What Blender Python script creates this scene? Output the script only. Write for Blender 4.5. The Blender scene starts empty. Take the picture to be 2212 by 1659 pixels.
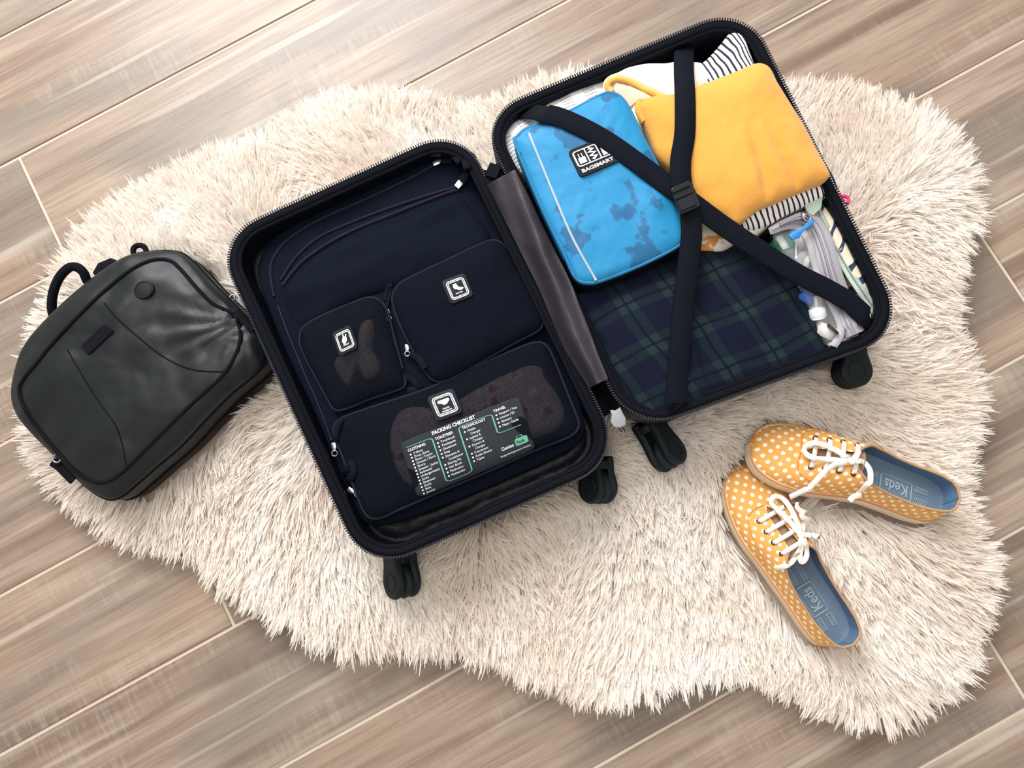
import bpy, math, random
import numpy as np
from mathutils import Vector, Matrix, noise
from mathutils.bvhtree import BVHTree

random.seed(7)
rng = np.random.default_rng(7)
scene = bpy.context.scene
COL = scene.collection

# ------------------------------------------------------------------ camera
FPX = 1700.0                      # focal length in pixels of the 2212 x 1659 frame
CAM_H = 1.13
TILT, ROLL = math.radians(8.469), math.radians(-18.554)
CAM_R = Matrix.Rotation(TILT, 3, 'X') @ Matrix.Rotation(ROLL, 3, 'Z')
cam_d = bpy.data.cameras.new('camera')
cam_d.sensor_width = 36.0
cam_d.lens = 36.0 * FPX / 2212.0
cam_d.clip_start = 0.02
cam = bpy.data.objects.new('camera', cam_d)
cam.matrix_world = Matrix.Translation((0, 0, CAM_H)) @ CAM_R.to_4x4()
COL.objects.link(cam)
scene.camera = cam

# ------------------------------------------------------------------ light
def img_dir(dx, dy):
    """floor direction that points (dx right, dy up) in the photograph"""
    v = CAM_R @ Vector((dx, dy, 0)); v.z = 0
    return v.normalized()

world = bpy.data.worlds.new('room_light'); scene.world = world
world.use_nodes = True
world.node_tree.nodes['Background'].inputs['Color'].default_value = (1.0, 0.965, 0.93, 1)
world.node_tree.nodes['Background'].inputs['Strength'].default_value = 0.57

def area(name, pos, target, sx, sy, power, col):
    d = bpy.data.lights.new(name, 'AREA'); d.shape = 'RECTANGLE'; d.size = sx; d.size_y = sy
    d.energy = power; d.color = col
    o = bpy.data.objects.new(name, d); o.location = pos
    o.rotation_euler = (Vector(target) - Vector(pos)).to_track_quat('-Z', 'Y').to_euler()
    COL.objects.link(o)
    return o
wpos = img_dir(-0.40, 0.92) * 2.7
area('window_daylight', (wpos.x, wpos.y, 2.25), (0, 0.1, 0), 1.8, 1.7, 114, (0.96, 0.98, 1.0))
cpos = img_dir(-0.2, 0.3) * 0.5
area('ceiling_lamp', (cpos.x, cpos.y, 2.55), (cpos.x, cpos.y, 0), 0.9, 0.9, 14, (1.0, 0.95, 0.88))

scene.view_settings.view_transform = 'Standard'
scene.view_settings.look = 'None'
scene.view_settings.exposure = 0.35
scene.view_settings.gamma = 1.0
scene.view_settings.use_curve_mapping = False

# ------------------------------------------------------------------ helpers
def W(px, py, z=0.0):
    """point of the photograph's pixel (2212 x 1659) at height z above the floor"""
    d = CAM_R @ Vector(((px - 1106.0) / FPX, -(py - 829.5) / FPX, -1.0))
    k = (z - CAM_H) / d.z
    return Vector((d.x * k, d.y * k, z))

def lin(c):
    return tuple(((v / 255.0) / 12.92 if v / 255.0 <= 0.04045 else ((v / 255.0 + 0.055) / 1.055) ** 2.4) for v in c)

def catmull(pts, per=10, closed=True):
    P = [Vector(p) for p in pts]; n = len(P); out = []
    rngi = range(n) if closed else range(n - 1)
    for i in rngi:
        if closed:
            a, b, c, d = P[(i - 1) % n], P[i], P[(i + 1) % n], P[(i + 2) % n]
        else:
            a, b, c, d = P[max(i - 1, 0)], P[i], P[i + 1], P[min(i + 2, n - 1)]
        for k in range(per):
            t = k / per
            out.append(0.5 * ((2 * b) + (c - a) * t + (2 * a - 5 * b + 4 * c - d) * t * t + (3 * b - a - 3 * c + d) * t ** 3))
    if not closed: out.append(P[-1].copy())
    return out

def resample(pts, n, closed=True):
    P = [Vector(p) for p in pts]
    Q = P + [P[0]] if closed else P
    L = [0.0]
    for i in range(1, len(Q)): L.append(L[-1] + (Q[i] - Q[i - 1]).length)
    out = []; j = 0
    m = n if closed else n - 1
    for k in range(n):
        s = L[-1] * k / m
        while j < len(L) - 2 and L[j + 1] < s: j += 1
        d = L[j + 1] - L[j]
        out.append(Q[j].lerp(Q[j + 1], 0 if d == 0 else min(1, (s - L[j]) / d)))
    return out

def thing(name, label, cat, loc, group=None):
    o = bpy.data.objects.new(name, None); o.empty_display_size = 0.05
    o.location = loc; COL.objects.link(o)
    o['label'] = label; o['category'] = cat
    if group: o['group'] = group
    return o

def tag(o, label, cat, group=None):
    o['label'] = label; o['category'] = cat
    if group: o['group'] = group
    return o

CONTENT = []       # meshes that straps and cards are laid over

def mk(name, verts, faces, mat, parent=None, uv=None, smooth=True, label=None, content=False):
    """verts are world coordinates; object origin goes to the middle of the mesh"""
    V = np.array([tuple(v) for v in verts], dtype=float)
    c = (V.min(0) + V.max(0)) / 2; c[2] = V[:, 2].min()
    me = bpy.data.meshes.new(name)
    me.from_pydata((V - c).tolist(), [], faces)
    if uv is not None:
        lay = me.uv_layers.new(name='UVMap')
        idx = np.empty(len(me.loops), dtype=np.int64); me.loops.foreach_get('vertex_index', idx)
        lay.data.foreach_set('uv', np.array(uv, dtype=np.float32)[idx].ravel())
    if smooth: me.polygons.foreach_set('use_smooth', [True] * len(me.polygons))
    me.materials.append(mat); me.update()
    o = bpy.data.objects.new(name, me); COL.objects.link(o)
    o.location = c
    if parent is not None:
        base = Vector((0, 0, 0)); q = parent
        while q is not None: base += q.location; q = q.parent
        o.location = Vector(c) - base
        o.parent = parent
    if label: o['label'] = label
    if content: CONTENT.append(([Vector(v) for v in V], [tuple(f) for f in faces]))
    return o

def bvh_of(lists):
    vs, fs = [], []
    for v, f in lists:
        b = len(vs); vs += v; fs += [tuple(i + b for i in q) for q in f]
    return BVHTree.FromPolygons(vs, fs)

def top_z(bvh, x, y, default=0.0):
    h = bvh.ray_cast(Vector((x, y, 0.6)), Vector((0, 0, -1)))
    return h[0].z if h[0] is not None else default

def W_on(bvh, px, py, off, z0):
    """pixel laid on top of a surface"""
    z = z0
    for _ in range(3):
        p = W(px, py, z); z = top_z(bvh, p.x, p.y, z0 - off) + off
    p = W(px, py, z)
    return p

class MB:
    def __init__(s): s.v = []; s.f = []; s.u = []
    def add(s, v, f, u=None):
        b = len(s.v); s.v += [Vector(q) for q in v]; s.f += [tuple(i + b for i in q) for q in f]
        s.u += list(u) if u is not None else [(0, 0)] * len(v)
    def grid(s, rows, closed=False, u=None):
        b = len(s.v); n = len(rows[0]); m = n if closed else n - 1
        for r in rows: s.v += [Vector(q) for q in r]
        s.u += list(u) if u is not None else [(0, 0)] * (n * len(rows))
        for i in range(len(rows) - 1):
            for j in range(m):
                k = (j + 1) % n
                s.f.append((b + i * n + j, b + i * n + k, b + (i + 1) * n + k, b + (i + 1) * n + j))
        return b, n
    def tube(s, path, r, seg=8, closed=False, caps=True):
        P = [Vector(p) for p in path]; n = len(P); rows = []
        for i in range(n):
            a = P[(i - 1) % n] if (closed or i > 0) else P[i]
            c = P[(i + 1) % n] if (closed or i < n - 1) else P[i]
            t = (c - a).normalized() if (c - a).length > 1e-9 else Vector((1, 0, 0))
            ref = Vector((0, 0, 1)) if abs(t.z) < 0.9 else Vector((1, 0, 0))
            x = t.cross(ref).normalized(); y = x.cross(t)
            ri = r[i] if isinstance(r, (list, tuple)) else r
            rows.append([P[i] + x * math.cos(2 * math.pi * k / seg) * ri + y * math.sin(2 * math.pi * k / seg) * ri for k in range(seg)])
        if closed: rows.append(rows[0])
        b, m = s.grid(rows, True)
        if caps and not closed:
            s.f.append(tuple(b + k for k in range(m))); e = b + (len(rows) - 1) * m
            s.f.append(tuple(e + k for k in reversed(range(m))))
    def ribbon(s, path, w, th, up=(0, 0, 1), roll=None):
        P = [Vector(p) for p in path]; n = len(P); rows = []; us = []; d = 0
        for i in range(n):
            t = (P[min(i + 1, n - 1)] - P[max(i - 1, 0)]).normalized()
            U = Vector(up)
            x = t.cross(U)
            x = x.normalized() if x.length > 1e-6 else Vector((1, 0, 0))
            nn = x.cross(t)
            if roll is not None:
                a = roll[i]; x, nn = x * math.cos(a) + nn * math.sin(a), nn * math.cos(a) - x * math.sin(a)
            wi = w[i] if isinstance(w, (list, tuple)) else w
            rows.append([P[i] - x * wi / 2, P[i] - x * wi * .46 + nn * th, P[i] + x * wi * .46 + nn * th, P[i] + x * wi / 2, P[i] + x * wi * .46 - nn * th * .2, P[i] - x * wi * .46 - nn * th * .2])
            if i: d += (P[i] - P[i - 1]).length
            us += [(d, k / 5) for k in range(6)]
        b, m = s.grid(rows, True, us)
        s.f.append(tuple(b + k for k in range(m))); e = b + (len(rows) - 1) * m
        s.f.append(tuple(e + k for k in reversed(range(m))))
    def box(s, c, ex, ey, ez):
        c, ex, ey, ez = map(Vector, (c, ex, ey, ez))
        v = [c + ex * a + ey * b_ + ez * d for d in (-1, 1) for b_ in (-1, 1) for a in (-1, 1)]
        s.add(v, [(0, 2, 3, 1), (4, 5, 7, 6), (0, 1, 5, 4), (2, 6, 7, 3), (0, 4, 6, 2), (1, 3, 7, 5)])
    def prism(s, loop, ez, bev=0.0):
        """closed loop of world points, extruded along ez, top edge chamfered by bev"""
        L = [Vector(p) for p in loop]; ez = Vector(ez); c = sum(L, Vector()) / len(L)
        rows = [L]
        if bev > 0:
            h = ez.length; e = ez.normalized()
            rows = [[p + (c - p).normalized() * bev for p in L], [p + e * bev for p in L], [p + e * (h - bev) for p in L],
                    [p + e * (h - bev * .3) + (c - p).normalized() * bev * .3 for p in L], [p + ez + (c - p).normalized() * bev for p in L]]
        else: rows = [L, [p + ez for p in L]]
        b, n = s.grid(rows, True)
        s.f.append(tuple(b + k for k in reversed(range(n)))); t = b + (len(rows) - 1) * n
        s.f.append(tuple(t + k for k in range(n)))
    def build(s, name, mat, parent=None, smooth=True, **k):
        return mk(name, s.v, s.f, mat, parent, uv=s.u, smooth=smooth, **k)

def circle(c, ex, ey, n=24):
    c, ex, ey = Vector(c), Vector(ex), Vector(ey)
    return [c + ex * math.cos(2 * math.pi * k / n) + ey * math.sin(2 * math.pi * k / n) for k in range(n)]

def torus(mb, c, ex, ey, R, r, n=16, seg=6):
    mb.tube(circle(c, Vector(ex).normalized() * R, Vector(ey).normalized() * R, n), r, seg, closed=True)

def rrect(w, h, r, n=8):
    """rounded rectangle loop centred on 0 (2D)"""
    out = []
    for cx, cy, a0 in ((w / 2 - r, h / 2 - r, 0), (-w / 2 + r, h / 2 - r, 90), (-w / 2 + r, -h / 2 + r, 180), (w / 2 - r, -h / 2 + r, 270)):
        for k in range(n + 1):
            a = math.radians(a0 + 90 * k / n); out.append((cx + r * math.cos(a), cy + r * math.sin(a)))
    return out

def fbm(x, y, s, seed=0.0):
    return noise.noise(Vector((x * s, y * s, seed))) + 0.5 * noise.noise(Vector((x * s * 2.1, y * s * 2.1, seed + 9)))

TS = [1, .996, .988, .975, .958, .935, .905, .87] + [.83 - .04 * k for k in range(20)] + [.035]
def pillow(name, parent, mat, px, zb, ze, zt, per=8, p=4.0, q=2.0, foot=.975, dz=None, ang=0.0, uvwarp=None, content=True, label=None, world_pts=False, n=None, mid=1.0):
    """soft cushion-like body: outline given by photograph pixels at height ze; bottom zb, crown zt"""
    if world_pts: pts = [Vector((v[0], v[1], ze)) for v in px]
    else: pts = [W(v.x, v.y, ze) for v in catmull([(a, b, 0) for a, b in px], per)]
    pts = resample(pts, n or max(64, min(220, len(pts))))
    c = sum(pts, Vector()) / len(pts)
    rows = []; tt = []
    for sc, z in ((foot * .985, zb), (foot, zb + .08 * (ze - zb)), ((foot + mid) / 2, zb + .35 * (ze - zb)), (mid, zb + .7 * (ze - zb))):
        rows.append([Vector((c.x + (v.x - c.x) * sc, c.y + (v.y - c.y) * sc, z)) for v in pts]); tt.append(1.2)
    for t in TS:
        z = ze + (zt - ze) * max(0.0, 1 - t ** p) ** (1 / q)
        rows.append([Vector((c.x + (v.x - c.x) * t, c.y + (v.y - c.y) * t, z)) for v in pts]); tt.append(t)
    if dz:
        for r, t in zip(rows, tt):
            k = 0 if t > 1 else min(1.0, (1 - t) / 0.06 + .15)
            for v in r: v.z += dz(v.x, v.y, t) * k
    mb = MB(); ca, sa = math.cos(ang), math.sin(ang)
    us = []
    for r in rows:
        for v in r:
            x, y = v.x - c.x, v.y - c.y
            u = (x * ca + y * sa, -x * sa + y * ca)
            if uvwarp: u = uvwarp(u[0], u[1])
            us.append(u)
    b, m = mb.grid(rows, True, us)
    e = b + (len(rows) - 1) * m
    mb.f.append(tuple(e + k for k in range(m))); mb.f.append(tuple(b + k for k in reversed(range(m))))
    o = mb.build(name, mat, parent, content=content, label=label)
    return o, mb, pts

def text2d(body, size=1.0, align='LEFT', bold=0.0, shear=0.0):
    cu = bpy.data.curves.new('t', 'FONT'); cu.body = body; cu.size = size; cu.align_x = align; cu.offset = bold; cu.shear = shear
    cu.resolution_u = 3
    ob = bpy.data.objects.new('t', cu); COL.objects.link(ob)
    me = ob.to_mesh()
    v = [(q.co.x, q.co.y) for q in me.vertices]; f = [tuple(p.vertices) for p in me.polygons]
    ob.to_mesh_clear(); bpy.data.objects.remove(ob); bpy.data.curves.remove(cu)
    return v, f

def flat_poly(pts2):
    return [tuple(p) for p in pts2], [tuple(range(len(pts2)))]

def line2d(path, w, closed=False):
    P = [Vector((a, b)) for a, b in path]; n = len(P); v = []; f = []
    for i in range(n):
        a = P[(i - 1) % n] if (closed or i) else P[i]; c = P[(i + 1) % n] if (closed or i < n - 1) else P[i]
        t = (c - a).normalized(); nn = Vector((-t.y, t.x)) * w / 2
        v += [tuple(P[i] + nn), tuple(P[i] - nn)]
    for i in range(n if closed else n - 1):
        k = (i + 1) % n; f.append((2 * i, 2 * i + 1, 2 * k + 1, 2 * k))
    return v, f

def round_path(pts, r, n=5):
    out = []
    for i, p in enumerate(pts):
        p = Vector(p)
        if i in (0, len(pts) - 1): out.append(tuple(p)); continue
        a, c = Vector(pts[i - 1]), Vector(pts[i + 1])
        s, e = p + (a - p).normalized() * r, p + (c - p).normalized() * r
        for k in range(n + 1):
            t = k / n; out.append(tuple((1 - t) ** 2 * s + 2 * t * (1 - t) * p + t * t * e))
    return out

# ------------------------------------------------------------------ materials
def nodes_of(name):
    m = bpy.data.materials.new(name); m.use_nodes = True
    nt = m.node_tree; b = nt.nodes['Principled BSDF']
    return m, nt, b

def N(nt, kind, **k):
    n = nt.nodes.new(kind)
    for a, v in k.items():
        if a in n.inputs: n.inputs[a].default_value = v
        else: setattr(n, a, v)
    return n

def math_n(nt, op, a, b=None, clamp=False):
    n = nt.nodes.new('ShaderNodeMath'); n.operation = op; n.use_clamp = clamp
    for i, v in enumerate((a, b)):
        if v is None: continue
        if isinstance(v, (int, float)): n.inputs[i].default_value = v
        else: nt.links.new(v, n.inputs[i])
    return n.outputs[0]

def mix_n(nt, fac, a, b):
    n = nt.nodes.new('ShaderNodeMix'); n.data_type = 'RGBA'
    for sock, v in ((n.inputs[0], fac), (n.inputs[6], a), (n.inputs[7], b)):
        if isinstance(v, (int, float)): sock.default_value = v
        elif isinstance(v, tuple): sock.default_value = (*v[:3], 1)
        else: nt.links.new(v, sock)
    return n.outputs[2]

def ramp_n(nt, fac, stops):
    n = nt.nodes.new('ShaderNodeValToRGB'); e = n.color_ramp.elements
    while len(e) < len(stops): e.new(0.5)
    for el, (p, c) in zip(e, stops):
        el.position = p; el.color = (*c, 1) if isinstance(c, tuple) else (c, c, c, 1)
    nt.links.new(fac, n.inputs[0])
    return n.outputs[0]

def noise_n(nt, vec, scale, detail=3, rough=.5):
    n = nt.nodes.new('ShaderNodeTexNoise'); n.inputs['Scale'].default_value = scale
    n.inputs['Detail'].default_value = detail; n.inputs['Roughness'].default_value = rough
    if vec is not None: nt.links.new(vec, n.inputs['Vector'])
    return n.outputs['Fac']

def coord(nt, which='Object', scale=None, rot=None, loc=None):
    t = nt.nodes.new('ShaderNodeTexCoord'); o = t.outputs[which]
    if scale or rot or loc:
        m = nt.nodes.new('ShaderNodeMapping'); nt.links.new(o, m.inputs['Vector'])
        if scale: m.inputs['Scale'].default_value = scale
        if rot: m.inputs['Rotation'].default_value = rot
        if loc: m.inputs['Location'].default_value = loc
        o = m.outputs[0]
    return o

def bump_n(nt, b, height, strength, dist=0.001, prev=None):
    n = nt.nodes.new('ShaderNodeBump'); n.inputs['Strength'].default_value = strength; n.inputs['Distance'].default_value = dist
    nt.links.new(height, n.inputs['Height'])
    if prev is not None: nt.links.new(prev, n.inputs['Normal'])
    nt.links.new(n.outputs[0], b.inputs['Normal'])
    return n.outputs[0]

def mat(name, rgb, rough=.6, var=.0, vscale=20, bump=0.0, bscale=400, bdist=.001, sheen=0.0, spec=.5, metal=0.0, coat=0.0):
    m, nt, b = nodes_of(name)
    c = lin(rgb)
    b.inputs['Base Color'].default_value = (*c, 1); b.inputs['Roughness'].default_value = rough
    b.inputs['Specular IOR Level'].default_value = spec; b.inputs['Metallic'].default_value = metal
    b.inputs['Sheen Weight'].default_value = sheen; b.inputs['Coat Weight'].default_value = coat
    if var:
        f = noise_n(nt, coord(nt), vscale)
        nt.links.new(mix_n(nt, f, tuple(v * (1 - var) for v in c), tuple(min(1, v * (1 + var)) for v in c)), b.inputs['Base Color'])
    if bump:
        bump_n(nt, b, noise_n(nt, coord(nt), bscale, 2), bump, bdist)
    return m

M = {}
M['grout'] = mat('grout', (204, 189, 171), .85, .06, 60, .3, 300)
M['shell'] = mat('shell_plastic', (9, 11, 17), .45, 0, 20, .15, 900, spec=.3)
M['tape'] = mat('zip_tape', (7, 10, 18), .8, .2, 60, .5, 1500, spec=.12)
M['teeth'] = mat('zip_teeth', (27, 31, 44), .4, spec=.3)
M['navy'] = mat('navy_cloth', (8, 14, 28), .85, .2, 14, .5, 900, .0006, spec=.10)
M['navy2'] = mat('pouch_cloth', (6, 10, 22), .85, .2, 20, .5, 1200, .0005, spec=.10)
M['piping'] = mat('piping_cloth', (30, 30, 42), .8, .2, 40, .3, 900, spec=.12)
M['strap'] = mat('strap_webbing', (7, 12, 22), .8, 0, 20, .5, 1500, .0005, spec=.12)
M['buckle'] = mat('buckle_plastic', (13, 17, 24), .4, spec=.3)
M['chrome'] = mat('chrome', (165, 165, 172), .3, metal=1.0)
M['tagsilver'] = mat('zip_tag_grey', (140, 142, 146), .5)
M['rubber'] = mat('caster_plastic', (10, 20, 25), .55, spec=.25)
M['wheelr'] = mat('wheel_rubber', (18, 30, 34), .6, spec=.25)
M['badge'] = mat('badge_rubber', (14, 18, 24), .55, spec=.2)
M['white_print'] = mat('white_print', (225, 228, 232), .6)
M['green_print'] = mat('green_print', (92, 160, 128), .6)
M['card'] = mat('card_plastic', (36, 40, 46), .6, .1, 80, spec=.2)
M['piping_blue'] = mat('piping_blue', (12, 112, 160), .6)
M['reflective'] = mat('reflective_tape', (160, 176, 186), .4)
M['black_cloth'] = mat('black_cloth', (8, 10, 15), .85, .2, 30, .4, 900, spec=.15)
M['eyelet'] = mat('eyelet_bronze', (66, 44, 36), .3, metal=.7)
M['lace'] = mat('lace_cotton', (240, 231, 220), .85, .05, 50, .5, 1800, .0005)
M['sole'] = mat('sole_rubber', (216, 198, 172), .65, .12, 40)
M['solebot'] = mat('sole_bottom', (150, 112, 72), .7)
M['foxline'] = mat('fox_stripe', (206, 130, 60), .6)
M['binding'] = mat('collar_binding', (176, 138, 98), .8, .1, 60, .4, 900)
M['tongue'] = mat('tongue_canvas', (150, 118, 92), .85, .1, 60, .4, 1200)
M['seam'] = mat('seam_thread', (214, 140, 56), .8)
M['lining_blue'] = mat('shoe_lining', (90, 120, 150), .8, .08, 60, .4, 1500, .0004)
M['insole'] = mat('shoe_insole', (98, 116, 135), .8, .08, 60, .3, 1500, .0004)
M['print_pale'] = mat('insole_print', (146, 166, 170), .8)
M['leather'] = None
M['pink'] = mat('pink_cord', (214, 40, 110), .6)
M['capwhite'] = mat('cap_plastic', (222, 218, 208), .35)
M['bottlegreen'] = mat('bottle_green', (20, 110, 78), .3)
M['label_white'] = mat('bottle_label', (225, 232, 228), .4)
M['bluecap'] = mat('cap_blue', (28, 92, 190), .35)
M['mint'] = mat('mint_tape', (176, 196, 178), .7, .08, 60, .4, 900)
M['greymesh'] = mat('grey_nylon', (176, 172, 178), .7, .1, 50, .5, 1500)
M['greyzip'] = mat('grey_zip', (140, 136, 142), .6, .1, 60, .5, 1500)
M['bluepull'] = mat('blue_pull', (32, 126, 200), .4)
M['cream'] = mat('cream_cloth', (236, 228, 214), .85, .06, 30, .3, 500)
M['blackhole'] = mat('tube_hole', (28, 30, 30), .6)
M['tan_pipe'] = mat('mustard_piping', (232, 178, 92), .85, .08, 40, .3, 900)
M['beige'] = mat('beige_lining', (214, 196, 172), .9, .06, 30, .3, 700)

def satin(name, rgb, rough=.38, bs=28, st=.5, spec=.3):
    m, nt, b = nodes_of(name)
    b.inputs['Base Color'].default_value = (*lin(rgb), 1); b.inputs['Roughness'].default_value = rough; b.inputs['Specular IOR Level'].default_value = spec
    p = bump_n(nt, b, noise_n(nt, coord(nt, scale=(1, 1, .4)), bs, 3), st, .01)
    bump_n(nt, b, noise_n(nt, coord(nt), 1400, 1), .2, .0004, p)
    return m
M['satin'] = satin('satin_lining', (8, 11, 19), .42, 30, .4, spec=.18)
M['satin_brown'] = satin('satin_flap', (52, 47, 53), .42, 22, .35)
M['leather'] = satin('coated_leather', (14, 19, 22), .40, 9, .6, .30)
M['leather2'] = satin('coated_leather_side', (11, 14, 17), .55, 12, .3, .25)

def m_plank():
    m, nt, b = nodes_of('wood_look_tile')
    oi = nt.nodes.new('ShaderNodeObjectInfo')
    tc = nt.nodes.new('ShaderNodeTexCoord')
    off = nt.nodes.new('ShaderNodeVectorMath'); off.operation = 'MULTIPLY_ADD'
    cmb = nt.nodes.new('ShaderNodeCombineXYZ'); nt.links.new(oi.outputs['Random'], cmb.inputs[0]); nt.links.new(oi.outputs['Random'], cmb.inputs[1]); nt.links.new(oi.outputs['Random'], cmb.inputs[2])
    nt.links.new(cmb.outputs[0], off.inputs[0]); off.inputs[1].default_value = (37, 53, 71); nt.links.new(tc.outputs['Object'], off.inputs[2])
    def mp(s):
        q = nt.nodes.new('ShaderNodeMapping'); q.inputs['Scale'].default_value = s; nt.links.new(off.outputs[0], q.inputs['Vector']); return q.outputs[0]
    # warped board coordinates so that the streaks wander
    big = noise_n(nt, mp((1.1, 7, 1)), 1.6, 3)
    streak = noise_n(nt, mp((1.1, 20, 1)), 1.5, 5, .6)
    fine = noise_n(nt, mp((7, 170, 1)), 1.2, 3, .6)
    patch = noise_n(nt, mp((2.2, 6, 1)), 1.3, 2)
    saw = noise_n(nt, mp((170, 16, 1)), 1.0, 3, .6)
    saw2 = noise_n(nt, mp((60, 60, 1)), 2.2, 3, .7)
    base = ramp_n(nt, streak, [(.28, lin((126, 101, 85))), (.42, lin((166, 139, 118))), (.54, lin((190, 166, 145))), (.70, lin((210, 191, 172)))])
    warm = mix_n(nt, math_n(nt, 'MULTIPLY', ramp_n(nt, big, [(.35, 0.0), (.7, 1.0)]), .55), base, lin((186, 158, 132)))
    grey = mix_n(nt, ramp_n(nt, patch, [(.47, 0.0), (.60, .7)]), warm, lin((146, 133, 121)))
    dark = mix_n(nt, ramp_n(nt, noise_n(nt, mp((.7, 13, 1)), 1.3, 3, .45), [(.58, 0.0), (.64, .6)]), grey, lin((122, 98, 84)))
    pm2 = noise_n(nt, mp((2.6, 9, 1)), 1.7, 2)
    sawf = math_n(nt, 'MULTIPLY', ramp_n(nt, saw, [(.46, 0.0), (.66, 1.0)]), ramp_n(nt, pm2, [(.50, 0.02), (.62, .34)]))
    sawn = mix_n(nt, sawf, dark, lin((206, 193, 176)))
    finec = mix_n(nt, ramp_n(nt, fine, [(.35, .38), (.55, 0.0)]), sawn, lin((128, 106, 90)))
    pale = mix_n(nt, ramp_n(nt, noise_n(nt, mp((1.2, 34, 1)), 1.7, 1), [(.64, 0.0), (.72, .45)]), finec, lin((222, 208, 190)))
    hsv = nt.nodes.new('ShaderNodeHueSaturation'); nt.links.new(pale, hsv.inputs['Color'])
    nt.links.new(math_n(nt, 'MULTIPLY_ADD', oi.outputs['Random'], .12), hsv.inputs['Value'])
    hsv.inputs['Value'].links[0].from_node.inputs[2].default_value = .62
    hsv.inputs['Saturation'].default_value = .98
    nt.links.new(hsv.outputs[0], b.inputs['Base Color'])
    b.inputs['Roughness'].default_value = .37
    b.inputs['Specular IOR Level'].default_value = .5
    bump_n(nt, b, math_n(nt, 'ADD', fine, saw2), .12, .001)
    return m
M['plank'] = m_plank()

def m_fur():
    m, nt, b = nodes_of('rug_fur')
    co = coord(nt)
    f = noise_n(nt, co, 9, 2); g = noise_n(nt, co, 160, 1)
    c = ramp_n(nt, math_n(nt, 'ADD', math_n(nt, 'MULTIPLY', f, .5), math_n(nt, 'MULTIPLY', g, .5)), [(.38, lin((243, 232, 221))), (.53, lin((250, 244, 236))), (.65, lin((254, 251, 248)))])
    nt.links.new(c, b.inputs['Base Color']); b.inputs['Roughness'].default_value = .55
    b.inputs['Specular IOR Level'].default_value = .35
    tr = nt.nodes.new('ShaderNodeBsdfTranslucent'); nt.links.new(c, tr.inputs[0])
    mx = nt.nodes.new('ShaderNodeMixShader'); mx.inputs[0].default_value = .48
    out = nt.nodes['Material Output']
    nt.links.new(b.outputs[0], mx.inputs[1]); nt.links.new(tr.outputs[0], mx.inputs[2]); nt.links.new(mx.outputs[0], out.inputs[0])
    return m
M['fur'] = m_fur()
M['backing'] = mat('rug_backing', (206, 186, 166), .95)

def wave01(nt, x, period, lo, hi, soft=.02):
    """1 where fract(x / period) lies between lo and hi"""
    f = math_n(nt, 'FRACT', math_n(nt, 'DIVIDE', x, period))
    a = math_n(nt, 'GREATER_THAN', f, lo); b_ = math_n(nt, 'LESS_THAN', f, hi)
    return math_n(nt, 'MULTIPLY', a, b_)

def uvsep(nt, warp=0.0, wscale=20):
    u = coord(nt, 'UV')
    if warp:
        n = nt.nodes.new('ShaderNodeTexNoise'); n.inputs['Scale'].default_value = wscale; n.inputs['Detail'].default_value = 1
        nt.links.new(u, n.inputs['Vector'])
        v = nt.nodes.new('ShaderNodeVectorMath'); v.operation = 'MULTIPLY_ADD'
        nt.links.new(n.outputs['Color'], v.inputs[0]); v.inputs[1].default_value = (warp, warp, 0); nt.links.new(u, v.inputs[2]); u = v.outputs[0]
    s = nt.nodes.new('ShaderNodeSeparateXYZ'); nt.links.new(u, s.inputs[0])
    return s.outputs[0], s.outputs[1], u

def m_plaid():
    m, nt, b = nodes_of('tartan_cloth')
    x, y, u = uvsep(nt, .010, 16)
    P = .060
    def bands(t):
        g = math_n(nt, 'ADD', wave01(nt, t, P, .08, .25), wave01(nt, t, P, .31, .48), True)
        d = math_n(nt, 'ADD', wave01(nt, t, P, .25, .31), wave01(nt, t, P, .78, .80), True)
        return g, d
    gx, dx = bands(x); gy, dy = bands(y)
    g = math_n(nt, 'MULTIPLY', math_n(nt, 'ADD', gx, gy), .5)
    c = ramp_n(nt, g, [(0, lin((11, 16, 35))), (.5, lin((17, 29, 38))), (1, lin((29, 43, 45)))])
    c = mix_n(nt, math_n(nt, 'MULTIPLY', math_n(nt, 'ADD', dx, dy, True), .5), c, lin((8, 12, 26)))
    nt.links.new(c, b.inputs['Base Color']); b.inputs['Roughness'].default_value = .9; b.inputs['Specular IOR Level'].default_value = .15
    bump_n(nt, b, noise_n(nt, coord(nt), 900, 2), .6, .0006)
    return m
M['plaid'] = m_plaid()

def m_stripe():
    m, nt, b = nodes_of('striped_jersey')
    x, y, u = uvsep(nt, .012, 22)
    s = wave01(nt, x, .0072, 0, .36)
    nt.links.new(mix_n(nt, s, lin((232, 229, 226)), lin((30, 30, 44))), b.inputs['Base Color'])
    b.inputs['Roughness'].default_value = .9
    bump_n(nt, b, noise_n(nt, coord(nt), 60, 2), .4, .002)
    return m
M['stripe'] = m_stripe()

def m_gingham():
    m, nt, b = nodes_of('woven_check_cloth')
    x, y, u = uvsep(nt, .006, 25)
    big = wave01(nt, x, .032, 0, .5)
    fine = math_n(nt, 'MULTIPLY', wave01(nt, y, .005, 0, .5), wave01(nt, x, .0022, 0, .6))
    f = math_n(nt, 'MULTIPLY', big, fine)
    nt.links.new(mix_n(nt, math_n(nt, 'MULTIPLY', f, .8), lin((240, 239, 238)), lin((70, 70, 80))), b.inputs['Base Color'])
    b.inputs['Roughness'].default_value = .9
    bump_n(nt, b, noise_n(nt, coord(nt), 70, 2), .4, .002)
    return m
M['gingham'] = m_gingham()

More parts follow.
